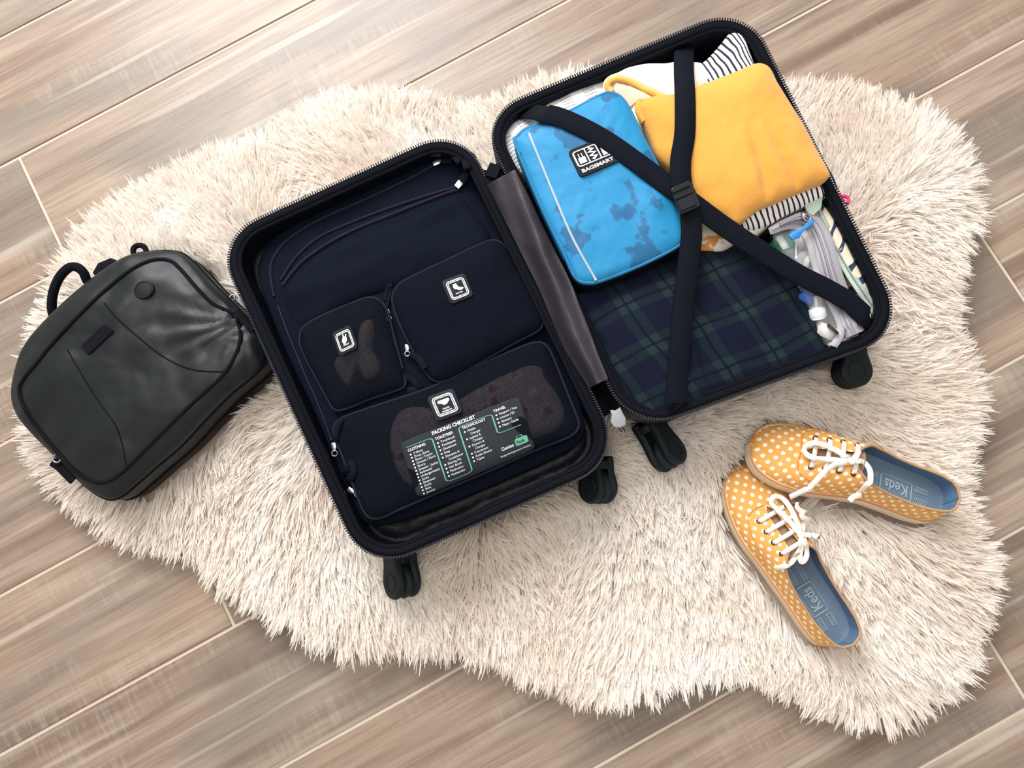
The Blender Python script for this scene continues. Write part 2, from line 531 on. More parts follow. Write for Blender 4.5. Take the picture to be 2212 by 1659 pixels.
def m_knit():
    m, nt, b = nodes_of('mustard_knit')
    c0 = lin((226, 160, 66))
    f = noise_n(nt, coord(nt), 30, 3); g = noise_n(nt, coord(nt), 900, 2)
    nt.links.new(mix_n(nt, math_n(nt, 'MULTIPLY', math_n(nt, 'ADD', f, g), .5), tuple(v * .86 for v in c0), tuple(min(1, v * 1.12) for v in c0)), b.inputs['Base Color'])
    b.inputs['Roughness'].default_value = .95; b.inputs['Sheen Weight'].default_value = .25
    bump_n(nt, b, g, .7, .001)
    return m
M['knit'] = m_knit()

def m_blue():
    m, nt, b = nodes_of('blue_nylon')
    wet = noise_n(nt, coord(nt), 26, 3, .55)
    c = mix_n(nt, ramp_n(nt, wet, [(.555, 0.0), (.60, 1.0)]), lin((10, 128, 178)), lin((12, 92, 138)))
    nt.links.new(c, b.inputs['Base Color']); b.inputs['Roughness'].default_value = .6
    bump_n(nt, b, noise_n(nt, coord(nt), 1500, 1), .4, .0004)
    return m
M['blue'] = m_blue()

def m_ikat():
    m, nt, b = nodes_of('ikat_cloth')
    x, y, u = uvsep(nt, .02, 40)
    z = math_n(nt, 'PINGPONG', y, .018)
    f = wave01(nt, math_n(nt, 'ADD', x, math_n(nt, 'MULTIPLY', z, .9)), .026, 0, .34)
    brk = ramp_n(nt, noise_n(nt, u, 60, 1), [(.36, 0.0), (.40, 1.0)])
    nt.links.new(mix_n(nt, math_n(nt, 'MULTIPLY', f, brk), lin((228, 214, 190)), lin((40, 52, 82))), b.inputs['Base Color'])
    b.inputs['Roughness'].default_value = .85
    return m
M['ikat'] = m_ikat()

def m_dots():
    m, nt, b = nodes_of('polka_canvas')
    x, y, u = uvsep(nt)
    P = .0150; Q = P * .5
    def lat(ox, oy):
        fx = math_n(nt, 'SUBTRACT', math_n(nt, 'FRACT', math_n(nt, 'DIVIDE', math_n(nt, 'ADD', x, ox + 5 * P), P)), .5)
        fy = math_n(nt, 'SUBTRACT', math_n(nt, 'FRACT', math_n(nt, 'DIVIDE', math_n(nt, 'ADD', y, oy + 5 * P), P)), .5)
        return math_n(nt, 'SQRT', math_n(nt, 'ADD', math_n(nt, 'MULTIPLY', fx, fx), math_n(nt, 'MULTIPLY', fy, fy)))
    d = math_n(nt, 'MINIMUM', lat(0, 0), lat(Q, Q))
    f = math_n(nt, 'LESS_THAN', d, .175)
    f2 = noise_n(nt, coord(nt), 30, 2)
    c = mix_n(nt, f2, lin((214, 150, 72)), lin((230, 172, 92)))
    nt.links.new(mix_n(nt, f, c, lin((246, 234, 212))), b.inputs['Base Color'])
    b.inputs['Roughness'].default_value = .8
    bump_n(nt, b, noise_n(nt, coord(nt), 1500, 1), .4, .0004)
    return m
M['dots'] = m_dots()

def m_mesh(name, rgb, pitch=.0021, hole=.30):
    """knitted pocket mesh: square holes that really let the contents show"""
    m, nt, b = nodes_of(name)
    x, y, u = uvsep(nt)
    h = math_n(nt, 'MULTIPLY', wave01(nt, x, pitch, .12, .88), wave01(nt, y, pitch, .12, .88))
    b.inputs['Base Color'].default_value = (*lin(rgb), 1); b.inputs['Roughness'].default_value = .8; b.inputs['Specular IOR Level'].default_value = .1
    t = nt.nodes.new('ShaderNodeBsdfTransparent'); mx = nt.nodes.new('ShaderNodeMixShader')
    nt.links.new(math_n(nt, 'MULTIPLY', h, hole), mx.inputs[0]); nt.links.new(b.outputs[0], mx.inputs[1]); nt.links.new(t.outputs[0], mx.inputs[2])
    nt.links.new(mx.outputs[0], nt.nodes['Material Output'].inputs[0])
    return m
M['mesh'] = m_mesh('pocket_mesh', (8, 12, 22), .0026, .40)

def m_film():
    m, nt, b = nodes_of('clear_film')
    b.inputs['Base Color'].default_value = (.8, .82, .84, 1); b.inputs['Roughness'].default_value = .25
    t = nt.nodes.new('ShaderNodeBsdfTransparent'); mx = nt.nodes.new('ShaderNodeMixShader'); mx.inputs[0].default_value = .86
    nt.links.new(b.outputs[0], mx.inputs[1]); nt.links.new(t.outputs[0], mx.inputs[2])
    nt.links.new(mx.outputs[0], nt.nodes['Material Output'].inputs[0])
    return m
M['film'] = m_film()
def m_under():
    m, nt, b = nodes_of('patterned_underwear')
    f = noise_n(nt, coord(nt), 40, 3)
    nt.links.new(ramp_n(nt, f, [(.34, lin((128, 60, 68))), (.42, lin((170, 152, 156))), (.6, lin((146, 128, 134))), (.7, lin((182, 170, 172)))]), b.inputs['Base Color'])
    b.inputs['Roughness'].default_value = .9
    return m
M['under'] = m_under()
M['cable'] = mat('charger_grey', (150, 134, 126), .6, .25, 40)
def m_stretch(name, a, b_, scale, lo, hi):
    m, nt, b = nodes_of(name)
    f = noise_n(nt, coord(nt), scale, 2)
    nt.links.new(ramp_n(nt, f, [(lo, lin(a)), (hi, lin(b_))]), b.inputs['Base Color']); b.inputs['Roughness'].default_value = .9
    return m
M['floral'] = m_stretch('floral_cream', (232, 224, 208), (206, 140, 70), 45, .58, .62)

# ------------------------------------------------------------------ floor: wood-look tiles in recessed grout
PHI = math.radians(10.156)
UX = Vector((math.cos(PHI), math.sin(PHI), 0)); VX = Vector((-math.sin(PHI), math.cos(PHI), 0))
PW, PL, GR = .2004, .90, .0046
mb = MB(); mb.box((0, 0.1, -.012), UX * 2.6, VX * 2.4, (0, 0, .010))
floor = mb.build('floor', M['grout'], smooth=False); floor['kind'] = 'structure'; floor['label'] = 'wood-look tile floor with pale cream grout joints'
def plank_mesh():
    w, l, h, e = PW / 2 - GR / 2, PL / 2 - GR / 2, .0018, .0009
    rows = [[(-l, -w, -h), (l, -w, -h), (l, w, -h), (-l, w, -h)], [(-l, -w, -e), (l, -w, -e), (l, w, -e), (-l, w, -e)],
            [(-l + e, -w + e, 0), (l - e, -w + e, 0), (l - e, w - e, 0), (-l + e, w - e, 0)]]
    m_ = MB(); b, n = m_.grid(rows, True); m_.f.append((8, 9, 10, 11))
    me = bpy.data.meshes.new('plank'); me.from_pydata([tuple(v) for v in m_.v], [], m_.f); me.materials.append(M['plank']); me.update()
    return me
pm = plank_mesh()
V0 = -.5498
JOINT = {-1: .13, 0: .4278, 1: .28, 2: .7298, 3: -.4802, 4: .10, 5: -.02, 6: -.4748, 7: .35, 8: .25, 9: .0, -2: .4, 10: .3, -3: 0.1}
for r in range(-3, 9):
    for k in range(-3, 4):
        u = JOINT[r] + k * PL + PL / 2; v = V0 + PW * (r + .5)
        p = UX * u + VX * v
        if p.length > 1.75: continue
        o = bpy.data.objects.new('plank', pm); COL.objects.link(o)
        o.parent = floor
        o.location = p - floor.location; o.location.z = -floor.location.z
        o.rotation_euler = (0, 0, PHI + (math.pi if (r * 3 + k) % 2 else 0))

# ------------------------------------------------------------------ suitcase frames (used by the rug too)
class Half:
    def __init__(s, px, z, depth):
        s.c = [W(a, b, z) for a, b in px]        # TL TR BR BL
        s.z = z; s.d = depth
        s.w = ((s.c[1] - s.c[0]).length + (s.c[2] - s.c[3]).length) / 2
        s.l = ((s.c[3] - s.c[0]).length + (s.c[2] - s.c[1]).length) / 2
    def at(s, x, y, dz=0.0):
        """x across from the left rim, y down from the top rim (metres), dz from the rim plane"""
        u, v = x / s.w, y / s.l
        p = (s.c[0] * (1 - u) + s.c[1] * u) * (1 - v) + (s.c[3] * (1 - u) + s.c[2] * u) * v
        return Vector((p.x, p.y, p.z + dz))
    def loop(s, inset, dz, r=.062, n=9, st=10):
        w, l = s.w / 2 - inset, s.l / 2 - inset; r = max(.012, r - inset)
        base = rrect(2 * w, 2 * l, r, n)
        return resample([s.at(s.w / 2 + a, s.l / 2 - b, dz) for a, b in base], 160)
ZL, ZR = .130, .150
HL = Half([(461, 515), (996, 270), (1351, 993), (790, 1241)], ZL, .108)
HR = Half([(1029, 250), (1610, 9), (1964, 718), (1363, 938)], ZR, .128)

# ------------------------------------------------------------------ rug
RUG = [(62, 735), (78, 680), (108, 640), (118, 590), (150, 540), (168, 498), (215, 462), (270, 428), (335, 388), (420, 342), (500, 312), (560, 275), (620, 240), (700, 214),
       (800, 200), (890, 206), (980, 224), (1040, 214), (1100, 198), (1180, 170), (1300, 150), (1450, 150), (1600, 155), (1700, 172), (1760, 180), (1830, 186), (1900, 196), (1965, 218),
       (2025, 252), (2075, 305), (2110, 362), (2124, 405), (2130, 452), (2112, 510), (2085, 560), (2064, 625), (2068, 690), (2090, 755), (2104, 800), (2116, 850), (2122, 900), (2114, 945), (2098, 985),
       (2108, 1050), (2124, 1130), (2150, 1195), (2160, 1255), (2142, 1335), (2112, 1400), (2104, 1455), (2068, 1500), (2010, 1540), (1930, 1572), (1845, 1568), (1750, 1556), (1665, 1505), (1560, 1482),
       (1485, 1490), (1420, 1518), (1330, 1532), (1240, 1512), (1130, 1478), (1060, 1452), (980, 1428), (905, 1418), (850, 1422), (745, 1428), (685, 1400), (605, 1370), (562, 1322), (512, 1300), (470, 1270),
       (430, 1240), (340, 1202), (262, 1180), (202, 1142), (152, 1110), (112, 1070), (95, 1030), (72, 985), (62, 940), (60, 860), (58, 790)]
tips = resample([W(v.x, v.y, .018) for v in catmull([(a, b, 0) for a, b in RUG], 6)], 420)
T = np.array([(v.x, v.y) for v in tips])
nxt = np.roll(T, -1, 0); prv = np.roll(T, 1, 0)
tan = nxt - prv; tan /= np.linalg.norm(tan, axis=1)[:, None]
nrm = np.stack([tan[:, 1], -tan[:, 0]], 1)
if (np.sum(T[:, 0] * nxt[:, 1] - nxt[:, 0] * T[:, 1])) < 0: nrm = -nrm      # outward
ROOT = T - nrm * .037

def inside(P, poly):
    x, y = P[:, 0], P[:, 1]; r = np.zeros(len(P), bool); n = len(poly)
    for i in range(n):
        x0, y0 = poly[i]; x1, y1 = poly[(i + 1) % n]
        if y0 == y1: continue
        c = ((y0 > y) != (y1 > y)) & (x < (x1 - x0) * (y - y0) / (y1 - y0) + x0)
        r ^= c
    return r

def vnoise(x, y, s, seed):
    g = np.random.default_rng(seed).random((64, 64))
    x = x * s + 31.7; y = y * s + 17.3
    xi, yi = np.floor(x).astype(int), np.floor(y).astype(int); fx, fy = x - xi, y - yi
    fx = fx * fx * (3 - 2 * fx); fy = fy * fy * (3 - 2 * fy)
    a, b, c, d = g[xi % 64, yi % 64], g[(xi + 1) % 64, yi % 64], g[xi % 64, (yi + 1) % 64], g[(xi + 1) % 64, (yi + 1) % 64]
    return (a * (1 - fx) + b * fx) * (1 - fy) + (c * (1 - fx) + d * fx) * fy

BACKPACK = [(299, 547), (374, 543), (411, 560), (460, 612), (516, 668), (550, 706), (570, 745), (574, 778), (553, 806), (500, 850), (448, 902), (392, 962), (336, 1010), (290, 1050), (262, 1072), (232, 1078), (187, 1052), (123, 988),
            (70, 935), (37, 895), (25, 853), (34, 800), (56, 745), (105, 687), (187, 612), (250, 567)]
BP_Z = .105
def poly_w(px, z, ins=0.0):
    pts = [W(a, b, z) for a, b in px]; c = sum(pts, Vector()) / len(pts)
    return np.array([((v - c).normalized() * max(0, (v - c).length - ins) + c)[:2] for v in pts])
bp_foot = poly_w(BACKPACK, BP_Z, .0)
hl_foot = np.array([tuple(v)[:2] for v in HL.loop(.014, 0)])
hr_foot = np.array([tuple(v)[:2] for v in HR.loop(.014, 0)])
SHOE_A = ((1612, 962), (2018, 1098)); SHOE_B = ((1580, 1018), (1800, 1386))
def interp(tab, s): return float(np.interp(s, [a for a, _ in tab], [b_ for _, b_ in tab]))
WID = [(0, 0), (.012, .017), (.03, .0255), (.06, .0335), (.11, .0405), (.18, .0455), (.27, .0475), (.36, .0455), (.48, .039), (.6, .0345), (.72, .0335), (.83, .0335), (.91, .031), (.96, .0255), (.985, .0175), (1, 0)]
CEN = [(0, -.004), (.15, -.002), (.4, .003), (.6, .005), (.8, .002), (1, 0)]
def shoe_foot(a, b, z, mir):
    A, B = W(*a, z), W(*b, z); d = (B - A); L = d.length; d.normalize(); n = Vector((-d.y, d.x, 0)); k = L / .29
    ss = [.5 - .5 * math.cos(math.pi * i / 24) for i in range(25)]
    pts = [A + d * s * L + n * k * (mir * interp(CEN, s) - interp(WID, s) - .009) for s in ss] + [A + d * s * L + n * k * (mir * interp(CEN, s) + interp(WID, s) + .009) for s in ss[::-1]]
    return np.array([(v.x, v.y) for v in pts])
sa_foot = shoe_foot(*SHOE_A, .03, 1); sb_foot = shoe_foot(*SHOE_B, .02, -1)
FEET = [bp_foot, hl_foot, hr_foot, sa_foot, sb_foot]

def rug_height(x, y):
    return .008 + .026 * vnoise(x, y, 7.5, 3) * (vnoise(x, y, 3.1, 5) + .25)

rug = thing('faux_fur_rug', 'shaggy cream white faux fur rug lying under the open suitcase', 'rug', (0, 0, 0))
mb = MB()
rp = [Vector((a, b, 0)) for a, b in ROOT]; cc = sum(rp, Vector()) / len(rp)
rows = [[Vector((v.x, v.y, .0005)) for v in rp], [Vector((v.x, v.y, .008)) for v in rp]]
for t in (.97, .9, .8, .65, .45, .25, .05):
    rows.append([Vector((cc.x + (v.x - cc.x) * t, cc.y + (v.y - cc.y) * t, .009)) for v in rp])
b, m_ = mb.grid(rows, True); e = b + (len(rows) - 1) * m_
mb.f.append(tuple(e + k for k in range(m_)))
mb.build('backing', M['backing'], rug)

def fur(n_lock, per):
    lo, hi = T.min(0), T.max(0)
    P = rng.random((n_lock * 2, 2)) * (hi - lo) + lo
    P = P[inside(P, ROOT)]
    deep = np.zeros(len(P), bool); under = np.zeros(len(P), bool)
    for k, ft in enumerate(FEET):
        c = ft.mean(0); d = ft - c; r = np.linalg.norm(d, axis=1)[:, None]
        ins = inside(P, ft); under |= ins
        deep |= inside(P, c + d * np.maximum(0, 1 - (.045 if k < 3 else .012) / r))
    P = P[~deep]; under = under[~deep]
    n = len(P)
    out = np.zeros((n, 2)); dist = np.zeros(n); B = T[::2]
    for a in range(0, n, 8000):
        v = B[None] - P[a:a + 8000, None]; d2 = (v ** 2).sum(2)
        dist[a:a + 8000] = np.sqrt(d2.min(1))
        w = 1 / (d2 ** 2.2 + 1e-9); o = (v * w[:, :, None]).sum(1); out[a:a + 8000] = o
    out /= np.linalg.norm(out, axis=1)[:, None] + 1e-12
    th = 2 * math.pi * 1.6 * vnoise(P[:, 0], P[:, 1], 5.5, 11) + 2.2 * vnoise(P[:, 0], P[:, 1], 17, 12)
    sw = np.stack([np.cos(th), np.sin(th)], 1)
    down = np.array(img_dir(0.25, -1)[:2])
    w = np.exp(-dist / .11)[:, None]
    D = out * (.35 + 1.5 * w) + sw * (.75 - .55 * w) + down * .28 * (1 - w) + rng.normal(0, .16, (n, 2))
    D /= np.linalg.norm(D, axis=1)[:, None]
    el = np.radians(20 + 24 * vnoise(P[:, 0], P[:, 1], 9, 21) + rng.normal(0, 7, n)) * (1 - .45 * w[:, 0])
    L = (.036 + .012 * vnoise(P[:, 0], P[:, 1], 13, 31) + rng.normal(0, .0035, n)) * (1 + .05 * w[:, 0])
    el = np.where(under, np.radians(4), el); L = np.where(under, L * .35, L)
    for ft in FEET:      # strands that would run into a thing lying on the pile are pushed up against it
        c = ft.mean(0)
        hit = inside(P + D * (L * np.cos(el) * 1.05)[:, None], ft) & ~under
        aw = P - c; aw /= np.linalg.norm(aw, axis=1)[:, None]
        D[hit] = D[hit] * .35 + aw[hit] * .75; D /= np.linalg.norm(D, axis=1)[:, None]
        L = np.where(hit, L * .8, L)
        hit = inside(P + D * (L * np.cos(el) * 1.05)[:, None], ft) & ~under
        L = np.where(hit, L * .3, L)
    z0 = np.where(under, .004, rug_height(P[:, 0], P[:, 1]))
    # strands of every lock
    R = np.repeat
    k = n * per
    rp_ = R(P, per, 0) + rng.normal(0, .0018, (k, 2)); z0 = R(z0, per)
    D = R(D, per, 0); el = R(el, per) + rng.normal(0, .05, k); L = R(L, per) * (1 + rng.normal(0, .08, k))
    perp = np.stack([-D[:, 1], D[:, 0]], 1)
    splay = rng.normal(0, .0016, k)[:, None]
    bend = R(rng.normal(0, .006, n), per)[:, None] + rng.normal(0, .0012, k)[:, None]
    ro = rng.uniform(-.6, .6, k)
    wd = rng.uniform(.0013, .0026, k)
    V = np.zeros((k, 8, 3), np.float32)
    for i, (t, ws) in enumerate(((0, 1), (.42, 1), (.80, .85), (1, .32))):
        xy = rp_ + D * (L * np.cos(el) * (t if t < .5 else t))[:, None] + perp * (splay * t * (1.6 - t) + bend * t * t)
        z = z0 + L * np.sin(el) * (1.55 * t - .62 * t * t) + .001
        sd = perp * (np.cos(ro) * wd * ws / 2)[:, None]; sz = np.sin(ro) * wd * ws / 2
        V[:, 2 * i, :2] = xy - sd; V[:, 2 * i, 2] = z - sz
        V[:, 2 * i + 1, :2] = xy + sd; V[:, 2 * i + 1, 2] = z + sz
    V[:, :, 2] = np.maximum(V[:, :, 2], .0015)
    base = np.arange(k)[:, None] * 8
    quads = np.stack([base + np.array([0, 1, 3, 2]), base + np.array([2, 3, 5, 4]), base + np.array([4, 5, 7, 6])], 1).reshape(-1, 4)
    me = bpy.data.meshes.new('pile')
    me.vertices.add(k * 8); me.vertices.foreach_set('co', V.reshape(-1))
    nl = quads.size
    me.loops.add(nl); me.loops.foreach_set('vertex_index', quads.ravel().astype(np.int32))
    npoly = len(quads); me.polygons.add(npoly)
    starts = (np.arange(npoly) * 4).astype(np.int32)
    me.polygons.foreach_set('loop_start', starts)
    me.polygons.foreach_set('use_smooth', np.ones(npoly, bool))
    me.update(calc_edges=True); me.materials.append(M['fur'])
    o = bpy.data.objects.new('pile', me); COL.objects.link(o); o.parent = rug; o['kind'] = 'stuff'
    o['label'] = 'long silky cream fur strands in loose locks'
fur(46000, 5)

# ------------------------------------------------------------------ suitcase
suitcase = thing('suitcase', 'open black hard-shell suitcase with both halves spread flat on the rug', 'suitcase', (HL.at(HL.w, HL.l / 2).x, HL.at(HL.w, HL.l / 2).y, .02))

def shell_half(H, floor_z, label):
    d = H.d
    mb = MB()
    prof = [(.060, -d), (.030, -d + .002), (.016, -d + .010), (.006, -d + .03), (.001, -d + .06), (0, -.012), (.0005, -.004), (.003, -.001)]
    rows = [H.loop(i, z) for i, z in prof]
    b, n = mb.grid(rows, True); mb.f.append(tuple(b + k for k in reversed(range(n))))
    sh = mb.build('shell', M['shell'], suitcase, label=label)
    mb = MB()
    rows = [H.loop(i, z) for i, z in ((.002, -.002), (.003, .001), (.007, .002), (.0115, .0015), (.013, -.001))]
    mb.grid(rows, True); mb.build('zipper_tape', M['tape'], sh)
    mb = MB(); tp = resample(H.loop(.0015, .0008), 460); 
    for i, p in enumerate(tp):
        t = (tp[(i + 1) % 460] - p).normalized(); s = Vector((-t.y, t.x, 0))
        mb.box(p + Vector((0, 0, .0006)), t * .0009, s * .0017, (0, 0, .0012))
    mb.build('zipper_teeth', M['teeth'], sh, smooth=False)
    mb = MB()      # welt inside the zipper
    mb.tube(H.loop(.0145, -.0035), .0032, 8, closed=True); mb.build('welt', M['tape'], sh)
    mb = MB()
    rows = [H.loop(i, z) for i, z in ((.014, -.003), (.016, -.012), (.017, -.03), (.020, -.05), (.026, floor_z + .006), (.040, floor_z), (.08, floor_z), (.13, floor_z))]
    for r in rows[2:5]:
        for v in r:
            k = .0022 * fbm(v.x, v.y, 40, v.z * 30); c = H.at(H.w / 2, H.l / 2); dd = (c - v); dd.z = 0; v += dd.normalized() * k
    b, n = mb.grid(rows, True); e = b + (len(rows) - 1) * n; mb.f.append(tuple(e + k for k in range(n)))
    mb.build('lining', M['satin'], sh, content=True)
    return sh
shell_l = shell_half(HL, -.045, 'black shell half with zipped organiser pouches')
shell_r = shell_half(HR, -.085, 'black shell half packed with clothes under straps')

# hinge connecting the two halves, and the grey satin gusset over it
mb = MB()
rows = []
for k in range(15):
    v = .06 + (HL.l - .12) * k / 14
    a = HL.at(HL.w - .004, v, -.010); b_ = HR.at(.004, v, -.022)
    rows.append([a.lerp(b_, t / 6) - Vector((0, 0, .02 * math.sin(math.pi * t / 6))) for t in range(7)])
mb.grid(rows); mb.build('hinge_fabric', M['black_cloth'], suitcase)
FLAP_L = [(1052, 398), (1078, 450), (1108, 510), (1135, 565), (1165, 625), (1192, 690), (1218, 750), (1245, 795), (1272, 838)]
FLAP_R = [(1112, 366), (1142, 425), (1172, 490), (1200, 545), (1228, 600), (1250, 655), (1272, 710), (1292, 765), (1313, 818)]
mb = MB(); rows = []
fl = catmull([(a, b_, 0) for a, b_ in FLAP_L], 6, False); fr = catmull([(a, b_, 0) for a, b_ in FLAP_R], 6, False)
for i, (p, q) in enumerate(zip(fl, fr)):
    r = []
    for t in range(17):
        k = t / 16; x = p.lerp(q, k)
        z = .140 + .026 * k + .012 * math.sin(math.pi * k) + .004 * math.sin(k * 8 + i * .07 + 2 * math.sin(i * .06)) + .0025 * noise.noise(Vector((k * 3, i * .22, 1)))
        r.append(W(x.x, x.y, z))
    rows.append(r)
under = [[v - Vector((0, 0, .0025)) for v in r] for r in rows]
mb.grid(rows); mb.grid(under)
mb.build('gusset_flap', M['satin_brown'], suitcase, label='wrinkled grey-brown satin flap joining the halves', content=True)
mb = MB(); mb.box(W(1066, 372, .140), (img_dir(.9, -.36)) * .008, img_dir(.36, .9) * .009, (0, 0, .006)); mb.build('hinge_tab', M['black_cloth'], suitcase, smooth=False)

# casters: neck, two cheeks, wheel; the stem axis points out of the suitcase's bottom
def caster(neck, end, z, psi):
    a, e = W(*neck, z), W(*end, z)
    X = (e - a).normalized(); up = Vector((0, 0, 1)); Y = up.cross(X).normalized()
    A = up * math.cos(psi) + Y * math.sin(psi); S = A.cross(X)       # A: axle
    L = (e - a).length
    R = .0225; cx = L - R - .002
    def outline(k=1.0, n=30):
        o = [(0, -.0145 * k), (cx * .45, -.016 * k)]
        o += [(cx + R * k * math.cos(t), R * k * math.sin(t)) for t in [math.radians(-105 + 210 * j / 22) for j in range(23)]]
        o += [(cx * .45, .016 * k), (0, .0145 * k)]
        return o
    mbh = MB()
    for s in (-1, 1):
        lo = [a + X * x + S * y + A * (s * .0062) for x, y in outline()]
        mbh.prism(lo if s > 0 else lo[::-1], A * s * .0118, .0045)
    lo = circle(a + X * .006, S * .0165, A * .0165, 24); mbh.prism(lo, X * .012, .002)
    root_mesh = mbh.build('caster', M['rubber'], suitcase, smooth=False)
    mod = root_mesh.modifiers.new('b', 'BEVEL'); mod.width = .0015; mod.segments = 2; mod.limit_method = 'ANGLE'
    mw = MB(); c = a + X * cx
    rows = []
    for h, r in ((-.006, .012), (-.0057, R - .004), (-.0035, R - .0012), (0, R + .0004), (.0035, R - .0012), (.0057, R - .004), (.006, .012)):
        rows.append(circle(c + A * h, X * r, S * r, 32))
    mw.grid(rows, True); mw.build('wheel', M['wheelr'], root_mesh)
    for s in (-1, 1):
        mr = MB(); torus(mr, c + A * s * .0182, X, S, .0115, .0010, 28, 5); mr.build('axle_cap_ring', M['wheelr'], root_mesh)
caster((862, 1178), (872, 1296), .062, math.radians(-48))
caster((1290, 985), (1292, 1092), .062, math.radians(-46))
caster((1392, 905), (1462, 1012), .066, math.radians(46))
caster((1836, 735), (1841, 842), .066, math.radians(4))

# ---- left half: zipped organiser panel with three pouches
panel_px = [(562, 560), (588, 518), (668, 466), (790, 408), (890, 360), (955, 336), (1005, 352), (1032, 410), (1075, 480), (1130, 590), (1190, 720), (1240, 830), (1262, 920), (1240, 965), (1130, 1020), (1000, 1075), (880, 1120), (810, 1135), (775, 1110), (730, 1010), (680, 890), (622, 770), (578, 660), (558, 600)]
def panel_dz(x, y, t):
    return .003 * fbm(x, y, 9, 2) + .0015 * fbm(x, y, 26, 5)
panel, pmb, _ = pillow('organiser_panel', suitcase, M['navy'], panel_px, .075, .100, .110, dz=panel_dz, p=3, label='dark navy zipped organiser panel')
pan_bvh = bvh_of([(pmb.v, pmb.f)])
def seam(path, name, material, parent, r, bvh, off, z0, per=8, closed=False):
    pts = catmull([(a, b_, 0) for a, b_ in path], per, closed)
    mb = MB(); mb.tube([W_on(bvh, v.x, v.y, off, z0) for v in pts], r, 6, closed=closed)
    return mb.build(name, material, parent)
seam([(592, 640), (584, 590), (592, 555), (625, 515), (690, 475), (790, 430), (880, 388), (940, 355)], 'panel_zipper', M['piping'], panel, .0022, pan_bvh, .0008, .09)
seam([(606, 605), (640, 555), (690, 512), (760, 480), (850, 446), (930, 420), (992, 402)], 'slit_welt', M['piping'], panel, .0022, pan_bvh, .0008, .1)
seam([(610, 616), (650, 568), (705, 528), (770, 494), (850, 462), (930, 430), (992, 408)], 'slit_welt', M['piping'], panel, .0026, pan_bvh, .0008, .1)
seam([(600, 660), (622, 720), (655, 800), (690, 880), (716, 950)], 'side_zipper', M['teeth'], panel, .0012, pan_bvh, .0008, .09)
# bunched fabric puff of the upper pocket
pillow('upper_pocket', panel, M['navy'], [(618, 625), (700, 545), (800, 500), (900, 465), (985, 425), (1030, 470), (1060, 520), (1020, 560), (900, 610), (800, 640), (700, 690), (640, 700)], .09, .107, .121, dz=lambda x, y, t: .004 * fbm(x, y, 12, 4) + .003 * noise.noise(Vector((x * 8 + y * 20, y * 30 - x * 10, 3))), p=2.2)

def pouch(name, px, zb, ze, zt, material, label, dz=None, p=3.2):
    o, mb_, pts = pillow(name, suitcase, material, px, zb, ze, zt, dz=dz, p=p, foot=.97, label=label)
    m2 = MB(); m2.tube(resample([Vector((v.x, v.y, ze + .001)) for v in pts], 140), .0022, 6, closed=True)
    m2.build('piping', M['piping'], o)
    return o, bvh_of([(mb_.v, mb_.f)])
wr = lambda s, a: (lambda x, y, t: a * fbm(x, y, 14, s) + a * .4 * fbm(x, y, 40, s + 3))
socks, socks_b = pouch('pouch', [(849, 640), (862, 615), (900, 594), (980, 556), (1040, 528), (1064, 520), (1085, 527), (1105, 555), (1140, 620), (1168, 678), (1172, 700), (1160, 716), (1110, 742), (1040, 782), (975, 818), (945, 824), (926, 812), (900, 770), (872, 718), (852, 668)], .092, .118, .136, M['navy2'], 'navy pouch marked with a sock badge', wr(1, .003))
chg, chg_b = pouch('pouch', [(648, 735), (656, 708), (690, 686), (750, 660), (795, 644), (820, 650), (838, 676), (852, 730), (868, 790), (876, 828), (860, 842), (800, 862), (745, 884), (722, 884), (706, 858), (680, 810), (656, 762)], .090, .115, .130, M['mesh'], 'dark mesh pouch marked with a charger badge', wr(2, .003))
ug_px = [(722, 935), (732, 908), (790, 885), (860, 862), (930, 838), (1000, 806), (1080, 770), (1150, 742), (1178, 745), (1196, 775), (1222, 840), (1246, 900), (1250, 922), (1232, 942), (1150, 975), (1050, 1020), (950, 1062), (860, 1102), (815, 1120), (790, 1110), (768, 1060), (740, 985)]
ug, ug_b = pouch('pouch', ug_px, .090, .117, .132, M['mesh'], 'wide dark mesh pouch with undergarments badge', wr(3, .0025))
# what shows through the mesh
t_ = pillow('folded_underwear', None, M['under'], [(842, 960), (850, 910), (880, 880), (960, 880), (1020, 846), (1100, 806), (1160, 790), (1190, 830), (1220, 890), (1200, 930), (1120, 960), (1000, 1010), (900, 1050), (860, 1020)], .093, .106, .1235, dz=wr(8, .0015), content=False)[0]
tag(t_, 'folded pink grey patterned underwear seen through the widest mesh pouch', 'underwear')
t_ = pillow('charging_cable', None, M['cable'], [(735, 815), (722, 785), (745, 760), (775, 750), (778, 715), (785, 695), (805, 690), (812, 720), (808, 755), (825, 790), (815, 815), (790, 822), (775, 800), (755, 835)], .093, .105, .1215, content=False, p=2)[0]
tag(t_, 'grey charging cable bundle dimly visible inside the smallest mesh pouch', 'cable')

